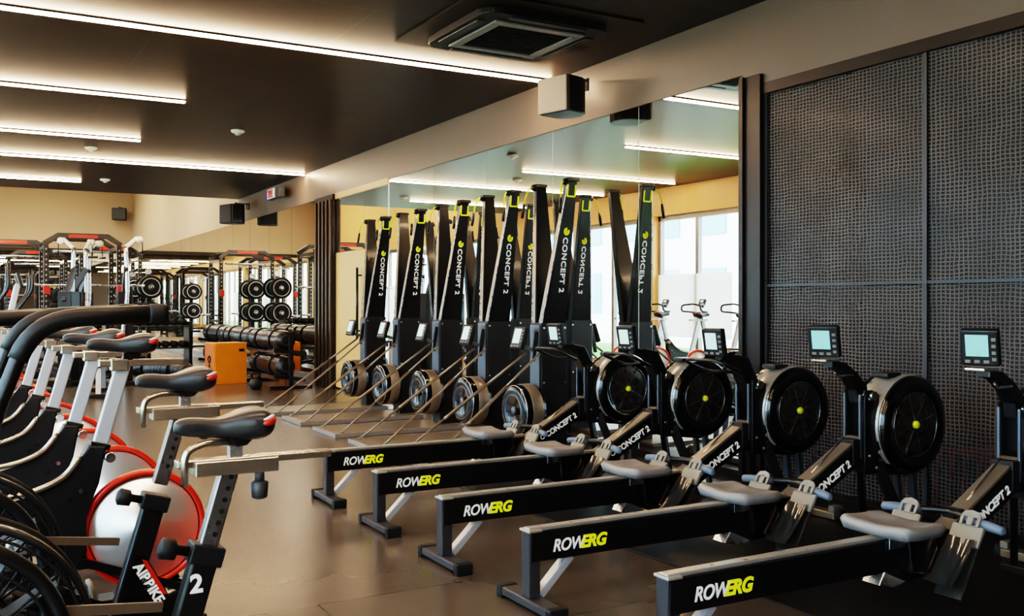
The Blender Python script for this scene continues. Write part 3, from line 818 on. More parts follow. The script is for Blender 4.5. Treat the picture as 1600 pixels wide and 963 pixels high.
# ------------------------------------------------------------------ ski machines (local: origin on floor, platform front at x=0, wall towards +x)
def make_ski():
    root = empty('ski_machine')
    pf = MB().box(0.0, 1.28, -0.30, 0.30, 0.0, 0.03, 0.004)
    po = part(pf, 'platform', 'bronze', root)
    ed = MB()
    ed.box(-0.012, 0.0, -0.312, 0.312, 0.0, 0.034, 0.002); ed.box(0, 1.28, -0.312, -0.30, 0.0, 0.034, 0.002); ed.box(0, 1.28, 0.30, 0.312, 0.0, 0.034, 0.002)
    part(ed, 'edge_trim', 'seatgrey', po, 'pale edging')
    # struts
    for s in (-1, 1):
        st = MB(); a = Vector((0.07, s * 0.25, 0.035)); b = Vector((1.08, s * 0.10, 0.78))
        st.tube([a, a.lerp(b, 0.33)], 0.009, 8); st.tube([a.lerp(b, 0.33), a.lerp(b, 0.36), a.lerp(b, 0.68)], [0.013, 0.0125, 0.0125], 8); st.tube([a.lerp(b, 0.68), b], 0.010, 8)
        st.cyl(a + Vector((0, 0, -0.008)), a + Vector((0, 0, 0.012)), 0.018, 10)
        part(st, 'strut', 'bronze', root)
    # lower housing
    lo = MB().prism([(1.11, 0.03), (1.345, 0.03), (1.345, 1.02), (1.11, 1.02)], -0.085, 0.085, 'XZ', 0.006)
    part(lo, 'lower_tower', 'blacksatin', root)
    part(MB().box(1.095, 1.11, -0.07, 0.07, 0.2, 1.0, 0.003), 'front_strip', 'bluegrey', root, 'blue grey front strip')
    # two arms spreading like a V, front edges slope back
    for s in (-1, 1):
        def XS(t, o):      # point on the arm: t 0..1 up the arm, o = inner/outer face
            yy_ = s * (0.045 + 0.185 * t) + s * o
            return yy_
        ar_ = MB(); b0_ = (1.12, 1.335); t0_ = (1.245, 1.335); z0_, z1_ = 1.0, 2.13
        hf = 0.034; ht = 0.022
        V_ = [ar_.bm.verts.new((x, s * yy_, z)) for x, yy_, z in (
            (b0_[0], 0.045 - hf, z0_), (b0_[1], 0.045 - hf, z0_), (b0_[1], 0.045 + hf, z0_), (b0_[0], 0.045 + hf, z0_),
            (t0_[0], 0.23 - ht, z1_), (t0_[1], 0.23 - ht, z1_), (t0_[1], 0.23 + ht, z1_), (t0_[0], 0.23 + ht, z1_))]
        for f in ((0, 1, 2, 3), (4, 5, 6, 7), (0, 1, 5, 4), (1, 2, 6, 5), (2, 3, 7, 6), (3, 0, 4, 7)): ar_.bm.faces.new([V_[k] for k in f])
        bmesh.ops.bevel(ar_.bm, geom=ar_.bm.edges[:], offset=0.004, segments=2, affect='EDGES')
        uo = part(ar_, 'mast_arm', 'black', root)
        dirv = Vector((0, s * (0.23 + ht - 0.045 - hf), z1_ - z0_)).normalized()
        fr_ = MB().box(-0.005, 0.0, -0.018, 0.018, 0, 1.0)
        eg = MB(); eg.bar((b0_[0] - 0.001, s * (0.045 + hf - 0.003), z0_ + 0.02), (t0_[0] - 0.001, s * (0.23 + ht - 0.003), z1_ - 0.03), 0.004, 0.007)
        part(eg, 'edge_highlight', 'silver', uo, 'silver line drawn as a highlight along the edge')  # highlight on the black arm's edge modelled as a silver strip
        fc = MB(); fc.bar((b0_[0] - 0.001, s * 0.045, z0_ + 0.02), (t0_[0] - 0.001, s * 0.23, z1_ - 0.04), 0.036, 0.004, up=(1, 0, 0))
        part(fc, 'front_cover', 'bronze', uo, 'brown front face')
        n_ = Vector((0, s * dirv.z, -abs(dirv.y)))
        base_ = Vector((1.0, s * (0.045 + hf), z0_))
        def onface(w, x, e=0.0015): # w metres up the arm
            return Vector((x, base_.y, base_.z)) + dirv * w + n_ * e
        xaxis = -dirv; yaxis = Vector((1, 0, 0)) if s < 0 else Vector((-1, 0, 0))
        o_ = onface(0.70, 1.248 if s < 0 else 1.302)
        mt_x = Matrix(((xaxis.x, yaxis.x, n_.x, o_.x), (xaxis.y, yaxis.y, n_.y, o_.y), (xaxis.z, yaxis.z, n_.z, o_.z), (0, 0, 0, 1)))
        tx = text('CONCEPT 2', 0.062, 'letterwhite', parent=uo, bold=0.0015, xscale=1.2, spacing=1.12)
        tx.data.transform(mt_x)
        lg = MB(); cc = onface(0.745, 1.272, 0.004)
        pts_ = [cc + dirv * 0.024 * math.cos(a) + Vector((0.020 * math.sin(a), 0, 0)) for a in [R(60 + 300 * k / 16) for k in range(17)]]
        lg.tube(pts_, 0.0065, 6); lg.tube([cc - dirv * 0.012, cc + dirv * 0.012], 0.006, 6)
        part(lg, 'roundel', 'letteryellow', uo, 'yellow round emblem')
        # pulley, cord, hand grip
        hd = MB(); hd.box(1.235, 1.345, s * 0.235 - 0.032, s * 0.235 + 0.032, 2.125, 2.15, 0.005)
        hd.lathe([(0.0001, s * 0.225), (0.028, s * 0.225), (0.028, s * 0.245), (0.0001, s * 0.245)], (1.235, 0, 2.12), 'Y', 18)
        part(hd, 'pulley_head', 'black', uo)
        cd = MB().tube(curve_pts([(1.215, s * 0.235, 2.125), (1.19, s * 0.25, 2.10), (1.17, s * 0.27, 2.03), (1.165, s * 0.275, 1.98)], 4), 0.007, 6)
        part(cd, 'cord', 'yellow', uo, 'yellow cord')
        part(MB().tube([(1.165, s * 0.275, 1.99), (1.16, s * 0.28, 1.94), (1.15, s * 0.285, 1.87)], [0.010, 0.014, 0.012], 10), 'hand_grip', 'black', uo)
        yb = MB(); e_ = 0.0025
        for xx in (1.250, 1.322): yb.bar(onface(1.02, xx, e_), onface(1.11, xx, e_), 0.012, 0.004, up=n_)
        yb.bar(onface(1.02, 1.25, e_), onface(1.02, 1.322, e_), 0.012, 0.004, up=n_)
        part(yb, 'cord_guide', 'letteryellow', uo, 'yellow green cord guide')
    # flywheel in front of the foot of the tower
    fx = 0.93; fz = 0.33; RR = 0.205
    fw_ = MB().lathe([(0.0001, 0.0), (0.10, -0.002), (0.12, -0.012), (0.165, -0.02), (0.195, -0.008), (0.205, 0.02), (0.205, 0.17), (0.0001, 0.172)], (fx, 0.03, fz), 'X', 40)
    fo = part(fw_, 'flywheel_cage', 'blackgloss', root)
    part(MB().lathe([(0.2055, 0.05), (0.209, 0.055), (0.209, 0.145), (0.2055, 0.15)], (fx, 0.03, fz), 'X', 40, True), 'rim_band', 'bronze', fo, 'brown metal rim band')
    part(MB().torus((fx - 0.010, 0.03, fz), 0.125, 0.008, 'X', 36, 8), 'damper_ring', 'bluegrey', fo)
    part(MB().torus((fx + 0.0, 0.03, fz), 0.198, 0.004, 'X', 40, 6), 'outer_ring', 'silver', fo)
    part(MB().lathe([(0.0001, -0.02), (0.03, -0.018), (0.035, 0.0)], (fx, 0.03, fz), 'X', 20), 'hub', 'bluegrey', fo)
    # monitor on the front
    ar = MB(); ar.bar((1.10, 0.0, 0.80), (1.00, 0.06, 0.84), 0.03, 0.03)
    ar.bar((1.05, -0.05, 0.72), (1.09, -0.05, 0.95), 0.02, 0.03)
    part(ar, 'monitor_arm', 'black', root)
    monitor(root, (0.99, 0.06, 0.90), R(10), 0.14, 0.18, 'screenpale', 18)
    for z in (0.55, 0.98):
        for x in (1.13, 1.325): part(MB().cyl((x, -0.085, z), (x, -0.091, z), 0.008, 10), 'bolt', 'silver', root)
    return root
ski_y = [6.47, 7.36, 8.30, 9.28, 10.22]
sl = ['nearest ski machine, tallest black mast behind the farthest rower', 'second ski machine from the rowers, beside the nearest one', 'middle ski machine of five along the mirror',
      'fourth ski machine from the rowers, second from the timber door', 'farthest ski machine, next to the timber door and ribbed column']
b0 = make_ski(); skis = [b0] + [copy_tree(b0) for _ in range(4)]
for i, s in enumerate(skis):
    s.location = (2.83, ski_y[i], 0.0)
    tag(s, sl[i], 'ski machine', 'ski machines along the mirror')

# ------------------------------------------------------------------ saddles
def saddle_mesh(L=0.275):
    """nose at x=0 pointing -x, top at z=0"""
    secs_old = [(0.0, 0.012, -0.020, 0.012), (0.008, 0.021, -0.010, 0.024), (0.03, 0.026, -0.004, 0.034), (0.08, 0.029, -0.006, 0.036), (0.12, 0.036, -0.012, 0.036),
            (0.155, 0.052, -0.010, 0.038), (0.19, 0.074, 0.000, 0.044), (0.225, 0.088, 0.008, 0.052), (0.25, 0.088, 0.010, 0.054), (0.268, 0.074, 0.004, 0.048), (0.278, 0.045, -0.010, 0.028), (0.28, 0.02, -0.02, 0.012)]
    secs = [(0.0, 0.012, -0.022, 0.014), (0.006, 0.022, -0.012, 0.032), (0.03, 0.028, -0.004, 0.046), (0.08, 0.031, -0.006, 0.048), (0.12, 0.038, -0.010, 0.050),
            (0.155, 0.054, -0.002, 0.060), (0.19, 0.074, 0.010, 0.076), (0.225, 0.086, 0.016, 0.084), (0.25, 0.086, 0.014, 0.078), (0.268, 0.074, 0.004, 0.058), (0.278, 0.050, -0.010, 0.034), (0.28, 0.02, -0.02, 0.014)]
    mb = MB(); rings = []; n = 24
    for x, w, zt, th in secs:
        ring = []
        for k in range(n):
            t = 2 * PI * k / n
            c = math.cos(t); s_ = math.sin(t)
            cy = math.copysign(abs(c) ** 0.75, c) * w * 0.86
            if s_ >= 0:
                zz = zt - 0.45 * th + 0.45 * th * (abs(s_) ** 0.8) - 0.006 * math.exp(-(cy / 0.012) ** 2) * (1 if 0.1 < x < 0.26 else 0)
            else: zz = zt - 0.45 * th - 0.55 * th * abs(s_) ** 0.7
            ring.append(mb.bm.verts.new((x * L / 0.28, cy, zz)))
        rings.append(ring)
    for i in range(len(rings) - 1):
        a, b = rings[i], rings[i + 1]
        for k in range(n):
            f = mb.bm.faces.new((a[k], a[(k + 1) % n], b[(k + 1) % n], b[k])); f.smooth = True
    mb.bm.faces.new(list(reversed(rings[0]))); mb.bm.faces.new(rings[-1])
    return mb
def shift(mb, v):
    for vt in mb.bm.verts: vt.co += Vector(v)
    return mb
def add_saddle(root, x, z, L=0.275, redflash=True):
    s = part(shift(saddle_mesh(L), (x, 0, z)), 'saddle', 'saddle', root)
    s.modifiers.new('s', 'SUBSURF').levels = 1; s.modifiers['s'].render_levels = 2
    k = L / 0.28
    if redflash:
        for sg in (-1, 1):
            f = MB(); pts = []
            for q_ in range(7):
                t = q_ / 6
                pts.append((x + (0.232 + 0.042 * t) * k, sg * (0.0765 - 0.028 * t ** 2.2), z - 0.022 + 0.008 * t))
            f.tube(pts, [0.002, 0.007, 0.009, 0.010, 0.010, 0.008, 0.003], 8)
            part(f, 'side_flash', 'redpad', s, 'red flash at the rear of the saddle')
            f = MB(); f.tube([(p[0], p[1] + sg * 0.001, p[2] + 0.010) for p in pts], [0.001, 0.003, 0.004, 0.005, 0.005, 0.003, 0.001], 8)
            part(f, 'white_flash', 'white', s, 'white flash at the rear of the saddle')
    cl = MB()
    cl.prism([(x + 0.13 * k, z - 0.045), (x + 0.23 * k, z - 0.055), (x + 0.20 * k, z - 0.078), (x + 0.17 * k, z - 0.080)], -0.028, 0.028, 'XZ', 0.004)
    part(cl, 'saddle_clamp', 'black', s)
    rl = MB()
    for sg in (-1, 1): rl.tube(curve_pts([(x + 0.03, sg * 0.012, z - 0.03), (x + 0.10, sg * 0.022, z - 0.048), (x + 0.16, sg * 0.022, z - 0.055), (x + 0.24 * k, sg * 0.03, z - 0.04)], 4), 0.004, 6)
    part(rl, 'saddle_rails', 'silver', s)
    return s

def crank(root, cx, cz, strap='white', ang=R(35), disc='silver'):
    c = MB(); c.cyl((cx, -0.10, cz), (cx, 0.10, cz), 0.014, 12)
    c.lathe([(0.0001, -0.075), (0.055, -0.075), (0.062, -0.07), (0.062, -0.062), (0.0001, -0.06)], (cx, 0, cz), 'Y', 24)
    for s in (-1, 1):
        dx, dz = math.cos(ang) * s * 0.165, math.sin(ang) * s * 0.165
        c.bar((cx, s * 0.10, cz), (cx + dx, s * 0.115, cz + dz), 0.014, 0.03, 0.003, up=(0, 0, 1))
    part(c, 'crank', disc, root)
    for s in (-1, 1):
        dx, dz = math.cos(ang) * s * 0.165, math.sin(ang) * s * 0.165
        p = MB().box(cx + dx - 0.05, cx + dx + 0.05, min(s * 0.12, s * 0.21), max(s * 0.12, s * 0.21), cz + dz - 0.012, cz + dz + 0.012, 0.004)
        po = part(p, 'pedal', 'blacksatin', root)
        st = MB().tube(curve_pts([(cx + dx - 0.01, s * 0.125, cz + dz), (cx + dx - 0.02, s * 0.135, cz + dz + 0.05), (cx + dx - 0.03, s * 0.165, cz + dz + 0.065), (cx + dx - 0.02, s * 0.20, cz + dz + 0.05), (cx + dx - 0.01, s * 0.207, cz + dz)], 4), 0.009, 6)
        part(st, 'toe_strap', strap, po)
    return c

# ------------------------------------------------------------------ air bikes (local: x=0 fan axle, saddle at +x)
def make_airbike():
    root = empty('air_bike')
    # geometry of seat post measured in local metres
    T = Vector((0.585, 0, 0.765)); B = Vector((0.40, 0, 0.12)); D = (T - B).normalized()
    Z = lambda z: B + D * ((z - B.z) / D.z)
    tb = MB(); tb.bar(Z(0.10), Z(0.585), 0.052, 0.062, 0.006)
    tbo = part(tb, 'seat_tube', 'black', root)
    co = MB(); co.bar(Z(0.545), Z(0.59), 0.066, 0.080, 0.004)
    part(co, 'collar', 'blacksatin', tbo)
    k_ = Z(0.585)
    kn = MB(); kn.tube([k_ + Vector((-0.035, 0, -0.01)), k_ + Vector((-0.07, 0, 0.0)), k_ + Vector((-0.075, 0, 0.0)), k_ + Vector((-0.105, 0, 0.008)), k_ + Vector((-0.112, 0, 0.01))], [0.012, 0.012, 0.024, 0.026, 0.014], 16)
    part(kn, 'pop_pin_knob', 'rubber', tbo)
    sp = MB(); sp.bar(Z(0.56), Z(0.765), 0.036, 0.044, 0.004)
    so = part(sp, 'seat_post', 'poststeel', root, 'silver seat post with adjustment holes')
    ho = MB()
    for q_ in range(6):
        c = Z(0.615 + q_ * 0.027); ho.cyl(c + Vector((0.006, -0.0175, 0)), c + Vector((0.006, -0.0195, 0)), 0.006, 10)
    part(ho, 'adjustment_holes', 'matte', so)
    # slider
    z0 = 0.775
    sl_ = MB(); sl_.box(0.50, 0.70, -0.032, 0.032, z0 - 0.018, z0 + 0.018, 0.003)
    slo = part(sl_, 'slider_sleeve', 'warmsilver', root)
    part(MB().box(0.46, 0.84, -0.020, 0.020, z0 + 0.004, z0 + 0.022, 0.003), 'slider_bar', 'warmsilver', slo)
    lv = MB().tube(round_path([(0.475, -0.035, z0 - 0.035), (0.475, -0.035, z0 + 0.045), (0.52, -0.03, z0 + 0.062), (0.60, -0.012, z0 + 0.058)], 0.03, 5), 0.009, 10)
    part(lv, 'bent_lever', 'warmsilver', slo)
    kb = MB(); kb.tube([(0.655, -0.02, z0 - 0.018), (0.655, -0.02, z0 - 0.04)], 0.012, 12); kb.tube([(0.655, -0.02, z0 - 0.04), (0.655, -0.02, z0 - 0.043), (0.655, -0.02, z0 - 0.08), (0.655, -0.02, z0 - 0.084)], [0.014, 0.022, 0.019, 0.012], 14)
    part(kb, 'slider_knob', 'darkgrey', slo)
    add_saddle(root, 0.455, z0 + 0.128, 0.235)
    pq = MB(); pq.bar((0.60, 0, z0 + 0.015), (0.60, 0, z0 + 0.065), 0.03, 0.03)
    part(pq, 'saddle_stem', 'silver', root)
    # frame
    fr = MB()
    fr.bar((0.42, 0, 0.14), (-0.02, 0, 0.32), 0.06, 0.07, 0.006)
    fr.bar((0.60, 0, 0.055), (-0.35, 0, 0.055), 0.05, 0.05, 0.006)
    fr.bar((0.40, 0, 0.15), (0.62, 0, 0.06), 0.05, 0.05, 0.005)
    fr.bar((0.14, 0, 0.06), (0.16, 0, 0.26), 0.05, 0.05, 0.005)
    part(fr, 'frame', 'black', root)
    part(MB().box(0.60, 0.66, -0.25, 0.25, 0.0, 0.05, 0.006), 'rear_foot', 'black', root)
    part(MB().box(-0.38, -0.32, -0.27, 0.27, 0.0, 0.05, 0.006), 'front_foot', 'black', root)
    # gusset with lettering
    gp = MB().prism([(0.47, 0.42), (0.50, 0.41), (0.60, 0.22), (0.60, 0.16), (0.44, 0.14), (0.42, 0.2)], -0.034, -0.028, 'XZ', 0.001)
    gp.prism([(0.47, 0.42), (0.50, 0.41), (0.60, 0.22), (0.60, 0.16), (0.44, 0.14), (0.42, 0.2)], 0.028, 0.034, 'XZ', 0.001)
    go = part(gp, 'gusset_plate', 'blackgloss', root)
    rs = MB().prism([(0.487, 0.405), (0.503, 0.398), (0.560, 0.290), (0.535, 0.295)], -0.0355, -0.034, 'XZ')
    part(rs, 'red_stripe', 'red', go, 'red stripe')
    text('AIRBIKE', 0.040, 'letterwhite', parent=go, loc=(0.462, -0.036, 0.385), rot=(PI / 2, R(61), 0), bold=0.0015, xscale=1.0)
    # fan
    FX, FZ, RR = 0.0, 0.43, 0.27
    cg = MB()
    for s in (-1, 1):
        for rr in (0.05, 0.12, 0.19, 0.255): cg.torus((FX, s * (0.085 if rr < 0.2 else 0.07), FZ), rr, 0.0035, n=40, m=6)
        for k in range(20):
            t = k * PI / 10
            cg.tube([(FX + 0.04 * math.cos(t), s * 0.085, FZ + 0.04 * math.sin(t)), (FX + 0.20 * math.cos(t), s * 0.084, FZ + 0.20 * math.sin(t)), (FX + 0.27 * math.cos(t), s * 0.055, FZ + 0.27 * math.sin(t))], 0.003, 5)
    for s in (-1, 1): cg.torus((FX, s * 0.055, FZ), 0.272, 0.008, n=48, m=8)
    cage = part(cg, 'fan_cage', 'rubber', root)
    part(MB().lathe([(0.268, -0.05), (0.275, -0.05), (0.275, 0.05), (0.268, 0.05)], (FX, 0, FZ), 'Y', 48, True), 'fan_shroud', 'blackgloss', cage)
    fb = MB()
    for k in range(12):
        t = k * PI / 6
        m = Matrix.Translation((FX, 0, FZ)) @ Matrix.Rotation(-t, 4, 'Y')
        fb.box(0.05, 0.235, -0.045, 0.045, -0.002, 0.002, 0, m)
    fb.cyl((FX, -0.06, FZ), (FX, 0.06, FZ), 0.05, 20)
    part(fb, 'fan_blades', 'darkgrey', root)
    gl = MB().lathe([(0.0001, -0.098), (0.075, -0.096), (0.08, -0.085), (0.0001, -0.085)], (FX, 0, FZ), 'Y', 28)
    part(gl, 'hub_cover', 'blackgloss', cage)
    # outer guard tube and step bar seen beside the cage
    gt = MB().tube(curve_pts([(-0.05, -0.14, 0.70), (0.08, -0.14, 0.66), (0.17, -0.14, 0.58), (0.215, -0.14, 0.46), (0.22, -0.14, 0.33), (0.20, -0.13, 0.10)], 6), 0.016, 10)
    part(gt, 'side_guard', 'black', root)
    bb = MB(); bb.bar((0.19, -0.14, 0.52), (0.42, -0.05, 0.47), 0.012, 0.022); 
    part(bb, 'link_bar', 'bronze', root)
    crank(root, 0.24, 0.31, 'footgrey', R(-25), 'black')
    # moving arms
    for s in (-1, 1):
        y = s * 0.22
        pts = round_path([(0.14, s * 0.13, 0.30), (0.02, s * 0.19, 0.62), (0.06, y, 0.90), (0.145, y, 1.138), (0.40, y, 1.15)], 0.085, 7)
        a = MB().tube(pts, 0.0155, 14)
        ao = part(a, 'moving_arm', 'black', root)
        cut = [p for p in pts if p.x > 0.10 and p.z > 1.0] or pts[-4:]
        g_ = MB().tube([Vector((0.115, y, 1.085)) if False else p for p in cut] , 0.0195, 14)
        part(g_, 'foam_grip', 'foam', ao)
        part(MB().lathe([(0.0001, 0.402), (0.019, 0.402), (0.0215, 0.39), (0.0215, 0.37), (0.0205, 0.365)], (0, y, 1.149), 'X', 18), 'grip_end', 'rubber', ao)
        part(MB().box(0.05, 0.14, min(s * 0.09, s * 0.14), max(s * 0.09, s * 0.14), 0.27, 0.33, 0.006), 'arm_bracket', 'black', ao)
    # console mast
    cm = MB(); cm.bar((-0.04, 0, 0.66), (-0.10, 0, 1.10), 0.05, 0.05, 0.005)
    part(cm, 'console_mast', 'black', root)
    monitor(root, (-0.08, 0, 1.16), PI, 0.18, 0.16, 'screen', 15)
    return root
ab = make_airbike(); ab.location = (-0.02, 2.37, 0.0)
tag(ab, 'nearest black air bike with thick curved arms, saddle lowest in front of the others', 'exercise bike', 'air bikes')
ab2 = copy_tree(ab); ab2.location = (-0.02, 3.07, 0.0)
tag(ab2, 'second black air bike with red and white lettering beside its seat tube', 'exercise bike', 'air bikes')
# second one carries its saddle higher
for c in ab2.children:
    if any(c.name.startswith(k) for k in ('slider_sleeve', 'saddle')): c.location += Vector((0.018, 0, 0.06))
    if c.name.startswith('seat_post'): c.location += Vector((0.017, 0, 0.06))
    if c.name.startswith('moving_arm'): c.location += Vector((-0.13, 0, -0.012))
dg2 = text('2', 0.06, 'letterwhite', name='numeral', parent=ab, loc=(0.488, -0.0275, 0.485), rot=(PI / 2, R(-0), 0), bold=0.002)

# ------------------------------------------------------------------ spin bikes with rear flywheel
def make_spin():
    root = empty('spin_bike')
    # black body: seat-tube column curving into the frame
    bd = MB().prism([(0.365, 0.66), (0.425, 0.655), (0.40, 0.52), (0.35, 0.40), (0.36, 0.28), (0.30, 0.16), (0.05, 0.10), (-0.06, 0.14), (-0.10, 0.30), (-0.05, 0.40), (0.04, 0.47), (0.18, 0.49), (0.27, 0.53), (0.33, 0.59)], -0.034, 0.034, 'XZ', 0.008)
    part(bd, 'frame', 'blacksatin', root)
    # silver curved handle strip on the front of the column
    cs = MB().tube(curve_pts([(0.34, -0.03, 0.625), (0.28, -0.04, 0.555), (0.19, -0.045, 0.515), (0.08, -0.045, 0.495), (0.0, -0.045, 0.46)], 6), [0.006] * 1 + [0.011] * 23 + [0.006] * 1, 10)
    part(cs, 'curved_trim', 'warmsilver', root, 'bright curved trim')
    T0 = Vector((0.39, 0, 0.60)); T1 = Vector((0.485, 0, 0.945))
    sp = MB().bar(T0, T1, 0.032, 0.052, 0.005)
    so = part(sp, 'seat_post', 'satinsilver', root, 'flat silver seat post')
    part(MB().bar(T0.lerp(T1, 0.13), T0.lerp(T1, 0.19), 0.05, 0.07, 0.004), 'collar', 'black', so)
    kn = MB(); kn.tube([(0.42, -0.02, 0.62), (0.43, -0.07, 0.62), (0.43, -0.072, 0.62), (0.43, -0.10, 0.62)], [0.008, 0.008, 0.02, 0.017], 12)
    part(kn, 'clamp_knob', 'chrome', root)
    sl_ = MB(); sl_.box(0.40, 0.70, -0.022, 0.022, 0.940, 0.965, 0.004); sl_.box(0.44, 0.50, -0.03, 0.03, 0.925, 0.968, 0.004)
    part(sl_, 'slider_bar', 'warmsilver', root)
    pq = MB(); pq.bar((0.50, 0, 0.96), (0.50, 0, 1.01), 0.03, 0.03)
    part(pq, 'saddle_stem', 'black', root)
    add_saddle(root, 0.36, 1.05, 0.245, True)
    # front mast
    part(MB().bar((-0.02, 0, 0.36), (-0.23, 0, 1.02), 0.04, 0.07, 0.006), 'handlebar_post', 'satinsilver', root)
    hb = MB()
    for s in (-1, 1):
        hb.tube(round_path([(-0.22, 0, 1.03), (-0.20, s * 0.20, 1.05), (-0.05, s * 0.22, 1.06), (-0.04, s * 0.20, 1.15), (-0.20, s * 0.10, 1.17), (-0.28, 0.0, 1.12)], 0.05, 5), 0.013, 10)
    part(hb, 'handlebar', 'black', root)
    monitor(root, (-0.26, 0, 1.19), PI, 0.12, 0.10, 'screenpale', 25)
    # feet
    bs = MB(); bs.bar((-0.30, 0, 0.06), (0.72, 0, 0.06), 0.05, 0.05, 0.006)
    part(bs, 'base_bar', 'black', root)
    part(MB().box(-0.33, -0.27, -0.26, 0.26, 0.0, 0.05, 0.006), 'front_foot', 'black', root)
    part(MB().box(0.68, 0.74, -0.22, 0.22, 0.0, 0.05, 0.006), 'rear_foot', 'black', root)
    # rear flywheel
    FX, FZ = 0.56, 0.335
    fw_ = MB().lathe([(0.0001, -0.030), (0.035, -0.030), (0.036, -0.014), (0.19, -0.014), (0.196, 0.0), (0.19, 0.014), (0.036, 0.014), (0.0001, 0.02)], (FX, -0.0, FZ), 'Y', 64)
    fo = part(fw_, 'flywheel', 'disc', root, 'bright steel flywheel disc')
    sg = MB().lathe([(0.0001, -0.040), (0.018, -0.040), (0.024, -0.03)], (FX, 0, FZ), 'Y', 20)
    for k in range(3):
        t = k * 2 * PI / 3 + 0.5; sg.cyl((FX + 0.034 * math.cos(t), -0.028, FZ + 0.034 * math.sin(t)), (FX + 0.034 * math.cos(t), -0.034, FZ + 0.034 * math.sin(t)), 0.005, 8)
    part(sg, 'axle_bolts', 'chrome', fo)
    rg_ = MB().lathe([(0.198, -0.022), (0.214, -0.024), (0.220, 0.0), (0.214, 0.024), (0.198, 0.022), (0.196, 0.0)], (FX, 0, FZ), 'Y', 64, True)
    part(rg_, 'red_guard_ring', 'red', root, 'red ring around the flywheel')
    st = MB()
    for s in (-1, 1): st.bar((0.33, s * 0.034, 0.25), (0.70, s * 0.034, 0.10), 0.010, 0.03, 0.002)
    st.bar((FX, 0.034, FZ), (0.68, 0.034, 0.12), 0.010, 0.03); st.bar((FX, 0.034, FZ), (0.34, 0.034, 0.30), 0.010, 0.03)
    part(st, 'flywheel_stay', 'black', root)
    crank(root, 0.16, 0.33, 'white', R(40), 'silver')
    for (x, z) in ((0.30, 0.47), (0.20, 0.40), (0.06, 0.22), (0.34, 0.50)): part(MB().cyl((x, -0.034, z), (x, -0.042, z), 0.009, 10), 'bolt', 'chrome', root)
    return root
s0 = make_spin()
spots = [(0.03, 3.77), (0.01, 4.47), (-0.02, 5.17), (-0.04, 5.90), (-0.06, 6.65), (-0.10, 7.45), (-0.14, 8.25), (-0.18, 9.1), (-0.2, 9.95), (-0.2, 10.8), (-0.2, 11.65)]
for i, (x, y) in enumerate(spots):
    o = s0 if i == 0 else copy_tree(s0)
    o.location = (x, y, 0)
    tag(o, 'spin bike with silver post and red ringed flywheel, %s beyond the air bikes' % ORD[i], 'exercise bike', 'spin bikes in a row')

# ------------------------------------------------------------------ far gym
def make_rack():
    root = empty('power_rack')
    for sx in (-0.62, 0.62):
        for sy_ in (-0.55, 0.55):
            u = MB().box(sx - 0.04, sx + 0.04, sy_ - 0.04, sy_ + 0.04, 0.05, 2.30, 0.004)
            uo = part(u, 'upright', 'black', root)
            hl = MB()
            for k in range(20):
                z = 0.35 + k * 0.095
                hl.box(sx - 0.012, sx + 0.012, sy_ - 0.0435, sy_ - 0.040, z, z + 0.032)
                hl.box(sx - 0.0435, sx - 0.040, sy_ - 0.012, sy_ + 0.012, z, z + 0.032)
            part(hl, 'hole_pattern', 'holegrey', uo, 'pale hole markings')
    for sy_ in (-0.55, 0.55):
        tp = MB(); tp.bar((-0.66, sy_, 2.27), (-0.42, sy_, 2.43), 0.08, 0.09, 0.005); tp.bar((0.66, sy_, 2.27), (0.42, sy_, 2.43), 0.08, 0.09, 0.005); tp.bar((-0.44, sy_, 2.43), (0.44, sy_, 2.43), 0.08, 0.09, 0.005); part(tp, 'top_arch', 'black', root)
    for sx in (-0.62, 0.62):
        part(MB().bar((sx, -0.55, 2.22), (sx, 0.55, 2.22), 0.07, 0.07), 'top_rail', 'black', root); part(MB().bar((sx, -0.60, 0.04), (sx, 0.60, 0.04), 0.08, 0.08), 'floor_rail', 'black', root)
    part(MB().bar((-0.62, 0.55, 0.2), (0.62, 0.55, 0.2), 0.07, 0.07), 'rear_brace', 'black', root)
    part(MB().box(-0.25, 0.25, -0.61, -0.59, 2.385, 2.45, 0.004), 'red_top_plate', 'red', root, 'red plate across the top')
    part(MB().tube([(-0.50, -0.45, 2.14), (0.5, -0.45, 2.14)], 0.022, 12), 'pull_up_bar', 'silver', root)
    for sx in (-0.62, 0.62):
        part(MB().box(sx - 0.05, sx + 0.05, -0.70, -0.60, 1.35, 1.50, 0.006), 'bar_hook', 'redpad', root)
        part(MB().bar((sx, -0.55, 0.75), (sx, 0.55, 0.75), 0.06, 0.06), 'safety_arm', 'darkgrey', root)
    for sx in (-1, 1):
        ps = MB()
        for z in (0.5, 0.9): ps.cyl((sx * 0.66, 0.4, z), (sx * 0.90, 0.4, z), 0.025, 12)
        part(ps, 'plate_peg', 'silver', root)
    return root
r0 = make_rack()
racks = [((1.95, 19.9), 'tall black power rack with red top plate, nearest the strip lights'), ((0.9, 22.4), 'black power rack with red top plate at the far left'),
         ((2.95, 24.0), 'black power rack with red top plate before the tan corner'), ((1.6, 26.5), 'farthest black power rack near the end wall')]
for i, ((x, y), lb) in enumerate(racks):
    o = r0 if i == 0 else copy_tree(r0)
    o.location = (x, y, 0); tag(o, lb, 'power rack', 'power racks')

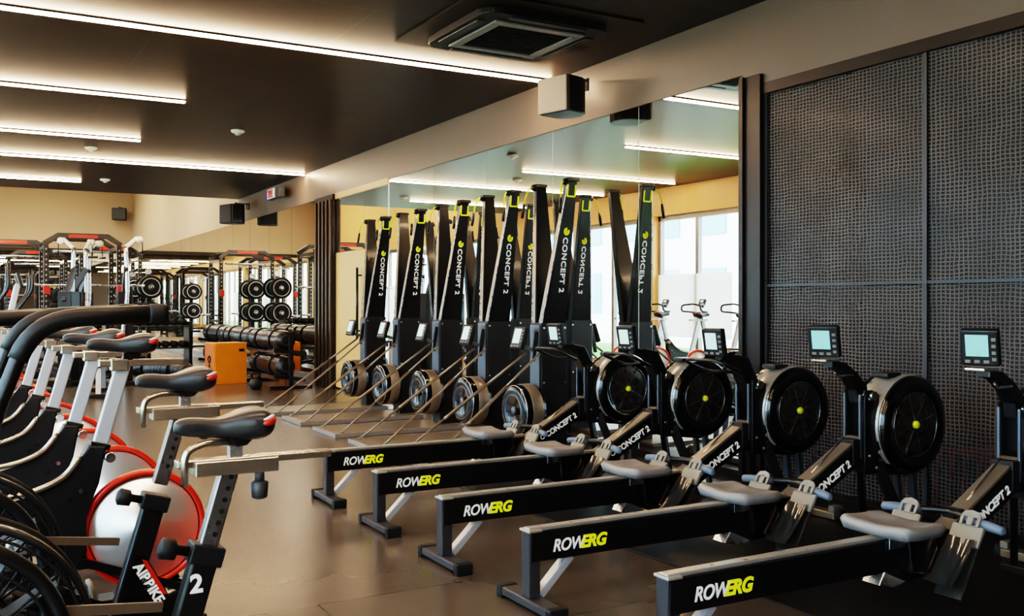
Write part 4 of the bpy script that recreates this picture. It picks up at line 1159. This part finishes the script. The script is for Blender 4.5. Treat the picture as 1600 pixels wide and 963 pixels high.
def make_barbell():
    b = empty('barbell')
    part(MB().cyl((-1.05, 0, 0), (1.05, 0, 0), 0.014, 12), 'bar', 'silver', b)
    for s in (-1, 1): part(MB().cyl((s * 0.72, 0, 0), (s * 1.06, 0, 0), 0.025, 14), 'sleeve', 'chrome', b)
    return b
bb0 = make_barbell(); bb0.location = (1.95, 19.25, 1.514); tag(bb0, 'steel barbell held on the hooks of the nearest power rack', 'barbell')
def make_plate(r=0.225):
    p = empty('weight_plate')
    part(MB().lathe([(0.026, -0.03), (0.06, -0.032), (0.075, -0.022), (r * 0.72, -0.018), (r * 0.76, -0.03), (r * 0.97, -0.03), (r, -0.02), (r, 0.02), (r * 0.97, 0.03), (r * 0.76, 0.03), (r * 0.72, 0.018), (0.06, 0.03), (0.026, 0.03)], (0, 0, 0), 'Y', 40, True), 'disc', 'rubber', p)
    part(MB().torus((0, -0.0305, 0), r * 0.74, 0.008, n=40, m=6), 'white_ring', 'white', p, 'white ring')
    part(MB().torus((0, -0.032, 0), 0.045, 0.008, n=24, m=6), 'steel_hub', 'silver', p)
    return p
plate0 = make_plate()
def make_tree():
    t = empty('plate_tree')
    part(MB().bar((0, 0, 0.05), (0, 0, 1.75), 0.08, 0.08), 'post', 'black', t)
    part(MB().box(-0.3, 0.3, -0.35, 0.35, 0, 0.05, 0.005), 'base', 'black', t)
    for z in (0.98, 1.50): part(MB().cyl((0, -0.36, z), (0, 0.36, z), 0.024, 14), 'peg', 'silver', t)
    part(MB().cyl((0, -0.03, 1.8), (0, 0.03, 1.8), 0.06, 16), 'top_cap', 'silver', t)
    return t
t0 = make_tree(); trees = [((3.2, 22.0), 'black plate storage tree beside the far mirrors, nearer one'), ((3.55, 27.0), 'black plate storage tree beside the far mirrors, farther one'), ((3.2, 20.0), 'black plate storage tree next to the nearest power rack')]
first = True
for i, ((x, y), lb) in enumerate(trees):
    o = t0 if i == 0 else copy_tree(t0); o.location = (x, y, 0); tag(o, lb, 'plate tree', 'plate trees')
    for z in (0.98, 1.50):
        for dy, w in ((-0.30, 'front'), (-0.22, 'second'), (0.30, 'back')):
            p = plate0 if first else copy_tree(plate0); first = False
            p.location = (x, y + dy, z)
            tag(p, 'weight plate with white ring, %s on %s peg of the %s plate tree' % (w, 'upper' if z > 1.2 else 'lower', ['nearer mirror-side', 'farther mirror-side', 'rack-side'][i]), 'weight plate', 'weight plates on trees')

# cable columns with silver angled arms
def make_cable():
    c = empty('cable_column')
    part(MB().box(-0.25, 0.25, -0.4, 0.4, 0, 0.06, 0.006), 'base', 'black', c)
    part(MB().box(-0.10, 0.10, -0.14, 0.14, 0.06, 1.35, 0.01), 'stack_shroud', 'blacksatin', c)
    part(MB().tube(curve_pts([(0.0, -0.16, 0.06), (-0.04, -0.16, 0.7), (0.02, -0.16, 1.3), (0.0, -0.16, 2.0)], 6), 0.030, 10), 'silver_mast', 'silver', c)
    hd = MB(); hd.bar((0.0, -0.16, 1.99), (0.16, -0.16, 2.13), 0.05, 0.055, 0.01); hd.lathe([(0.0001, -0.20), (0.05, -0.20), (0.05, -0.12), (0.0001, -0.12)], (0.18, 0, 2.10), 'Y', 20)
    part(hd, 'pulley_head', 'white', c, 'white pulley head')
    part(MB().tube([(0.225, -0.16, 2.10), (0.23, -0.16, 1.9)], 0.008, 6), 'cable', 'black', c)
    part(MB().tube([(0.23, -0.24, 1.88), (0.23, -0.08, 1.88)], 0.015, 8), 'cable_handle', 'rubber', c)
    part(MB().bar((0.0, -0.18, 1.7), (0.0, 0.14, 1.2), 0.05, 0.08), 'brace', 'darkgrey', c)
    return c
c0 = make_cable()
for i, (x, y, rz, lb) in enumerate([(2.05, 14.9, R(0), 'silver cable column with white pulley head standing apart, nearest the wall'), (1.35, 15.3, R(150), 'silver cable column with white pulley head in front of the nearest rack'),
                                    (1.47, 15.7, R(60), 'silver cable column with white pulley head, middle of three clustered'), (1.62, 16.1, R(20), 'silver cable column with white pulley head, rear of three clustered')]):
    o = c0 if i == 0 else copy_tree(c0); o.location = (x, y, 0); o.rotation_euler = (0, 0, rz); tag(o, lb, 'cable machine', 'cable columns')

# benches
def make_bench():
    b = empty('weight_bench')
    part(MB().box(-0.6, 0.6, -0.15, 0.15, 0.42, 0.50, 0.02), 'pad', 'leather', b)
    part(MB().bar((-0.5, 0, 0.40), (0.5, 0, 0.40), 0.06, 0.05), 'spine', 'black', b)
    for s in (-1, 1):
        part(MB().bar((s * 0.42, 0, 0.40), (s * 0.50, 0, 0.05), 0.06, 0.06), 'leg', 'satinsilver', b)
        part(MB().box(s * 0.50 - 0.03, s * 0.50 + 0.03, -0.25, 0.25, 0, 0.05, 0.005), 'foot', 'black', b)
    return b
be = make_bench()
for i, (x, y, rz, lb) in enumerate([(1.55, 13.3, R(80), 'black weight bench nearest the spin bikes'), (1.1, 17.6, R(80), 'black weight bench in front of the nearest power rack'), (2.1, 16.9, R(90), 'black weight bench beside the cable columns')]):
    o = be if i == 0 else copy_tree(be); o.location = (x, y, 0); o.rotation_euler = (0, 0, rz); tag(o, lb, 'bench', 'weight benches')

# dumbbell rack with dumbbells
dr_ = empty('dumbbell_rack', (2.9, 18.2, 0)); tag(dr_, 'low black dumbbell rack with two tiers between benches and plate tree', 'dumbbell rack')
for s in (-1, 1): part(MB().box(s * 0.7 - 0.03, s * 0.7 + 0.03, -0.25, 0.25, 0, 0.85, 0.005), 'side_frame', 'black', dr_)
for z in (0.38, 0.78): part(MB().box(-0.7, 0.7, -0.2, 0.2, z - 0.02, z, 0.003), 'shelf', 'darkgrey', dr_)
def make_db():
    d = empty('dumbbell')
    part(MB().cyl((0, -0.12, 0), (0, 0.12, 0), 0.015, 10), 'handle', 'silver', d)
    for s in (-1, 1): part(MB().lathe([(0.0001, s * 0.06), (0.055, s * 0.06), (0.06, s * 0.07), (0.06, s * 0.13), (0.0001, s * 0.14)], axis='Y', n=14), 'head', 'rubber', d)
    return d
d0 = make_db(); f_ = True
for z in (0.44, 0.84):
    for k in range(9):
        o = d0 if f_ else copy_tree(d0); f_ = False
        o.location = (2.9 - 0.6 + 0.15 * k, 18.2, z)
        tag(o, 'black round dumbbell on the %s tier of the rack, %s from the left' % ('upper' if z > 0.6 else 'lower', ORD[k]), 'dumbbell', 'dumbbells on the rack')

# far air machines with fan discs (seen as dark wheels)
def make_elliptical():
    e = empty('cross_trainer')
    part(MB().box(-0.55, 0.55, -0.2, 0.2, 0, 0.10, 0.02), 'base', 'black', e)
    part(MB().lathe([(0.0001, -0.12), (0.22, -0.12), (0.26, -0.10), (0.26, 0.10), (0.22, 0.12), (0.0001, 0.12)], (-0.3, 0, 0.42), 'Y', 32), 'drive_housing', 'blacksatin', e)
    part(MB().torus((-0.3, -0.122, 0.42), 0.17, 0.01, n=30, m=6), 'housing_ring', 'silver', e)
    part(MB().bar((-0.3, 0, 0.6), (-0.12, 0, 1.45), 0.06, 0.07, 0.01), 'mast', 'satinsilver', e)
    for s in (-1, 1):
        part(MB().tube(round_path([(-0.2, s * 0.22, 0.5), (-0.2, s * 0.24, 1.0), (0.05, s * 0.26, 1.35), (0.05, s * 0.26, 1.65)], 0.1, 5), 0.02, 10), 'arm', 'black', e)
        part(MB().box(0.0, 0.38, s * 0.16 - 0.06, s * 0.16 + 0.06, 0.28, 0.34, 0.01), 'foot_plate', 'rubber', e)
        part(MB().bar((0.45, s * 0.16, 0.12), (-0.25, s * 0.16, 0.36), 0.04, 0.05), 'foot_rail', 'darkgrey', e)
    monitor(e, (-0.10, 0, 1.5), PI, 0.3, 0.22, 'screenpale', 15)
    return e
e0 = make_elliptical()
for i, (x, y, lb) in enumerate([(0.45, 13.5, 'dark cross trainer with pale mast just past the spin bikes'), (0.8, 15.0, 'dark cross trainer with pale mast, second past the spin bikes'), (0.85, 16.6, 'dark cross trainer with pale mast, third past the spin bikes')]):
    o = e0 if i == 0 else copy_tree(e0); o.location = (x, y, 0); tag(o, lb, 'cross trainer', 'cross trainers')

# orange plyometric box
ob = empty('plyometric_box', (3.38, 14.35, 0), R(8)); tag(ob, 'bright orange plyometric box standing on the floor beside the bag rack', 'box')
part(MB().box(-0.24, 0.24, -0.2, 0.2, 0.0, 0.60, 0.006), 'box_body', 'orange', ob)
part(MB().box(-0.246, -0.24, -0.19, 0.19, 0.01, 0.59, 0.001), 'darker_face', 'orangedark', ob, 'deeper orange face')
em = MB().torus((-0.248, 0.0, 0.36), 0.045, 0.012, 'X', 20, 6); em.prism([(-0.03, 0.20), (0.03, 0.20), (0.015, 0.30), (-0.01, 0.29)], -0.252, -0.246, 'YZ')
part(em, 'emblem', 'matte', ob, 'dark emblem')
part(MB().box(0.12, 0.20, -0.204, -0.199, 0.47, 0.51, 0.001), 'hand_hole', 'matte', ob)
ob2 = empty('plyometric_box', (4.37, 15.7, 0)); tag(ob2, 'long orange box standing behind the bag rack against the mirrors', 'box')
part(MB().box(-0.09, 0.09, -0.75, 0.75, 0.0, 0.56, 0.006), 'box_body', 'orange', ob2)
# bag rack
br_ = empty('bag_rack', (3.93, 12.95, 0)); tag(br_, 'long black two tier rack holding heavy bags along the mirrors', 'rack')
for y in (0.0, 1.62, 3.2, 4.8):
    part(MB().box(-0.03, 0.03, y - 0.03, y + 0.03, 0.03, 0.72, 0.004), 'upright', 'black', br_)
    part(MB().box(-0.30, 0.30, y - 0.04, y + 0.04, 0, 0.04, 0.004), 'foot', 'black', br_)
    for z in (0.12, 0.48): part(MB().bar((-0.24, y, z + 0.06), (0.2, y, z), 0.05, 0.05), 'shelf_bracket', 'black', br_)
for z in (0.10, 0.46):
    for x in (-0.2, 0.12): part(MB().bar((x, 0, z + (0.04 if x < 0 else 0.0)), (x, 4.8, z + (0.04 if x < 0 else 0.0)), 0.03, 0.03), 'shelf_rail', 'darkgrey', br_)
def make_bag(L=1.5, r=0.14):
    b = empty('heavy_bag'); n = 44; pts = []; rs = []
    for k in range(n + 1):
        t = k / n; pts.append((0, t * L, 0)); e = min(1, min(t, 1 - t) / 0.05)
        rs.append(r * (0.55 + 0.45 * math.sqrt(max(0, 1 - (1 - e) ** 2))) * (1 + 0.05 * math.sin(k * 2.3) + 0.03 * random.uniform(-1, 1)))
    part(MB().tube(pts, rs, 20), 'bag_body', 'leather', b)
    st = MB()
    for t in (0.25, 0.75): part(MB().torus((0, t * L, 0), r * 1.06, 0.012, 'Y', 24, 6), 'strap', 'blacksatin', b)
    part(MB().torus((0, 0.0, 0), r * 0.5, 0.010, 'Y', 20, 6), 'end_ring', 'darkgrey', b)
    return b
bg = make_bag(); f_ = True
for i, (x, y, z, lb) in enumerate([(3.89, 13.01, 0.66, 'crumpled black heavy bag on the top shelf, nearest the ribbed column'), (3.89, 14.61, 0.66, 'black heavy bag on the top shelf, middle one above the orange box'),
                                   (3.89, 16.2, 0.66, 'black heavy bag on the top shelf, farthest one'), (3.89, 13.01, 0.30, 'black heavy bag on the lower shelf nearest the ribbed column'),
                                   (3.89, 16.2, 0.30, 'black heavy bag on the lower shelf, farthest one')]):
    o = bg if i == 0 else copy_tree(bg); o.location = (x, y, z); tag(o, lb, 'heavy bag', 'heavy bags on the rack')
o = copy_tree(bg); o.location = (2.95, 14.9, 0.145); o.rotation_euler = (0, 0, R(20)); tag(o, 'black heavy bag lying on the floor behind the orange box', 'heavy bag')
kt = empty('kettlebell', (3.5, 13.15, 0)); tag(kt, 'small dark kettlebell on the floor in front of the bag rack', 'kettlebell')
def kettle(root, m):
    part(MB().lathe([(0.0001, 0.0), (0.06, 0.0), (0.085, 0.04), (0.09, 0.08), (0.07, 0.13), (0.03, 0.155), (0.0001, 0.16)], axis='Z', n=24), 'bell', m, root)
    part(MB().tube(round_path([(-0.045, 0, 0.13), (-0.06, 0, 0.22), (0.06, 0, 0.22), (0.045, 0, 0.13)], 0.03, 5), 0.014, 10), 'handle', m, root)
kettle(kt, 'blacksatin')

# things stored behind the mesh screen
for i, (x, y, m, lb) in enumerate([(4.9, 4.45, 'orangedark', 'orange kettlebell on the floor behind the mesh screen'), (4.85, 4.2, 'redpad', 'red kettlebell on the floor behind the mesh screen, left one'), (5.0, 3.85, 'redpad', 'red kettlebell behind the mesh screen, hidden partly by a front leg')]):
    k = empty('kettlebell', (x, y, 0)); tag(k, lb, 'kettlebell'); kettle(k, m)
def make_hurdle():
    h = empty('agility_hurdle')
    part(MB().tube(round_path([(0, -0.28, 0.01), (0, -0.22, 0.34), (0, 0.22, 0.34), (0, 0.28, 0.01)], 0.06, 6), 0.016, 8), 'hoop', 'redpad', h)
    for s in (-1, 1): part(MB().box(-0.03, 0.03, s * 0.28 - 0.015, s * 0.28 + 0.015, 0, 0.025, 0.004), 'foot', 'redpad', h)
    return h
h0 = make_hurdle()
for i in range(4):
    o = h0 if i == 0 else copy_tree(h0); o.location = (4.80 + 0.10 * i, 3.3 - 0.02 * i, 0); o.rotation_euler = (0, 0, R(-12)); 
    tag(o, 'red bent agility hurdle behind the mesh screen, %s of the nested four from the front' % ORD[i], 'hurdle', 'red hurdles nested together')

# reflected-side furniture near the windows
tb_ = empty('side_table', (0.6, 17.6, 0))
tag(tb_, 'small round black stand by the windows', 'table')
part(MB().cyl((0, 0, 0.70), (0, 0, 0.74), 0.25, 28), 'table_top', 'blacksatin', tb_); part(MB().cyl((0, 0, 0.02), (0, 0, 0.70), 0.03, 12), 'leg', 'black', tb_); part(MB().cyl((0, 0, 0), (0, 0, 0.02), 0.2, 24), 'foot', 'black', tb_)
wbt = empty('water_bottle', (0.6, 17.6, 0.74)); tag(wbt, 'teal water bottle on the small round stand', 'bottle')
part(MB().lathe([(0.0001, 0), (0.035, 0), (0.037, 0.15), (0.02, 0.18), (0.02, 0.19), (0.0001, 0.19)], axis='Z', n=16), 'bottle_body', 'teal', wbt)
part(MB().lathe([(0.022, 0.185), (0.022, 0.215), (0.0001, 0.215)], axis='Z', n=16), 'cap', 'black', wbt)

# ------------------------------------------------------------------ light
wd = bpy.data.worlds.new('w'); sc.world = wd; wd.use_nodes = True
nt = wd.node_tree; bgn = nt.nodes['Background']
sk = nt.nodes.new('ShaderNodeTexSky'); sk.sky_type = 'NISHITA'; sk.sun_disc = False; sk.sun_elevation = R(42); sk.sun_rotation = R(100); sk.air_density = 1.0; sk.dust_density = 2.5
mxw = nt.nodes.new('ShaderNodeMix'); mxw.data_type = 'RGBA'; mxw.inputs['Factor'].default_value = 0.75
mxw.inputs['B'].default_value = (1.0, 0.92, 0.82, 1)
nt.links.new(sk.outputs[0], mxw.inputs['A']); nt.links.new(mxw.outputs['Result'], bgn.inputs['Color'])
bgn.inputs['Strength'].default_value = 3.6
def area(name, loc, rot, sx, sy_, power, col, portal=False):
    l = bpy.data.lights.new(name, 'AREA'); l.shape = 'RECTANGLE'; l.size = sx; l.size_y = sy_; l.energy = power; l.color = col
    o = bpy.data.objects.new(name, l); COL.objects.link(o); o.location = loc; o.rotation_euler = rot
    if portal: l.cycles.is_portal = True
    return o
area('window_portal', (XL - 0.25, (YB + YF) / 2, 1.38), (0, R(-90), 0), 2.6, YF - YB, 1, (1, 1, 1), True)
area('far_ceiling_lamp', (1.6, 21.5, CZ2 - 0.05), (0, 0, 0), 4.0, 3.0, 160, (1.0, 0.88, 0.72))
area('far_ceiling_lamp.001', (1.6, 27.0, CZ2 - 0.05), (0, 0, 0), 4.0, 4.0, 160, (1.0, 0.88, 0.72))
sl2 = bpy.data.lights.new('sun', 'SUN'); sl2.energy = 3.0; sl2.angle = R(2); sl2.color = (1, 0.93, 0.82)
so2 = bpy.data.objects.new('sun', sl2); COL.objects.link(so2); so2.rotation_euler = (R(20), R(50), 0)

# ------------------------------------------------------------------ camera
cam = bpy.data.cameras.new('camera'); co_ = bpy.data.objects.new('camera', cam); COL.objects.link(co_)
cam.sensor_width = 36; cam.lens = 36 * 1495 / 1600; cam.shift_y = -6.5 / 1600; cam.clip_end = 200
co_.location = (0, 0, 1.17); co_.rotation_euler = (R(90), 0, R(-29.9))
sc.camera = co_
sc.view_settings.view_transform = 'Filmic'
sc.view_settings.look = 'Very High Contrast'
sc.view_settings.exposure = 0.65
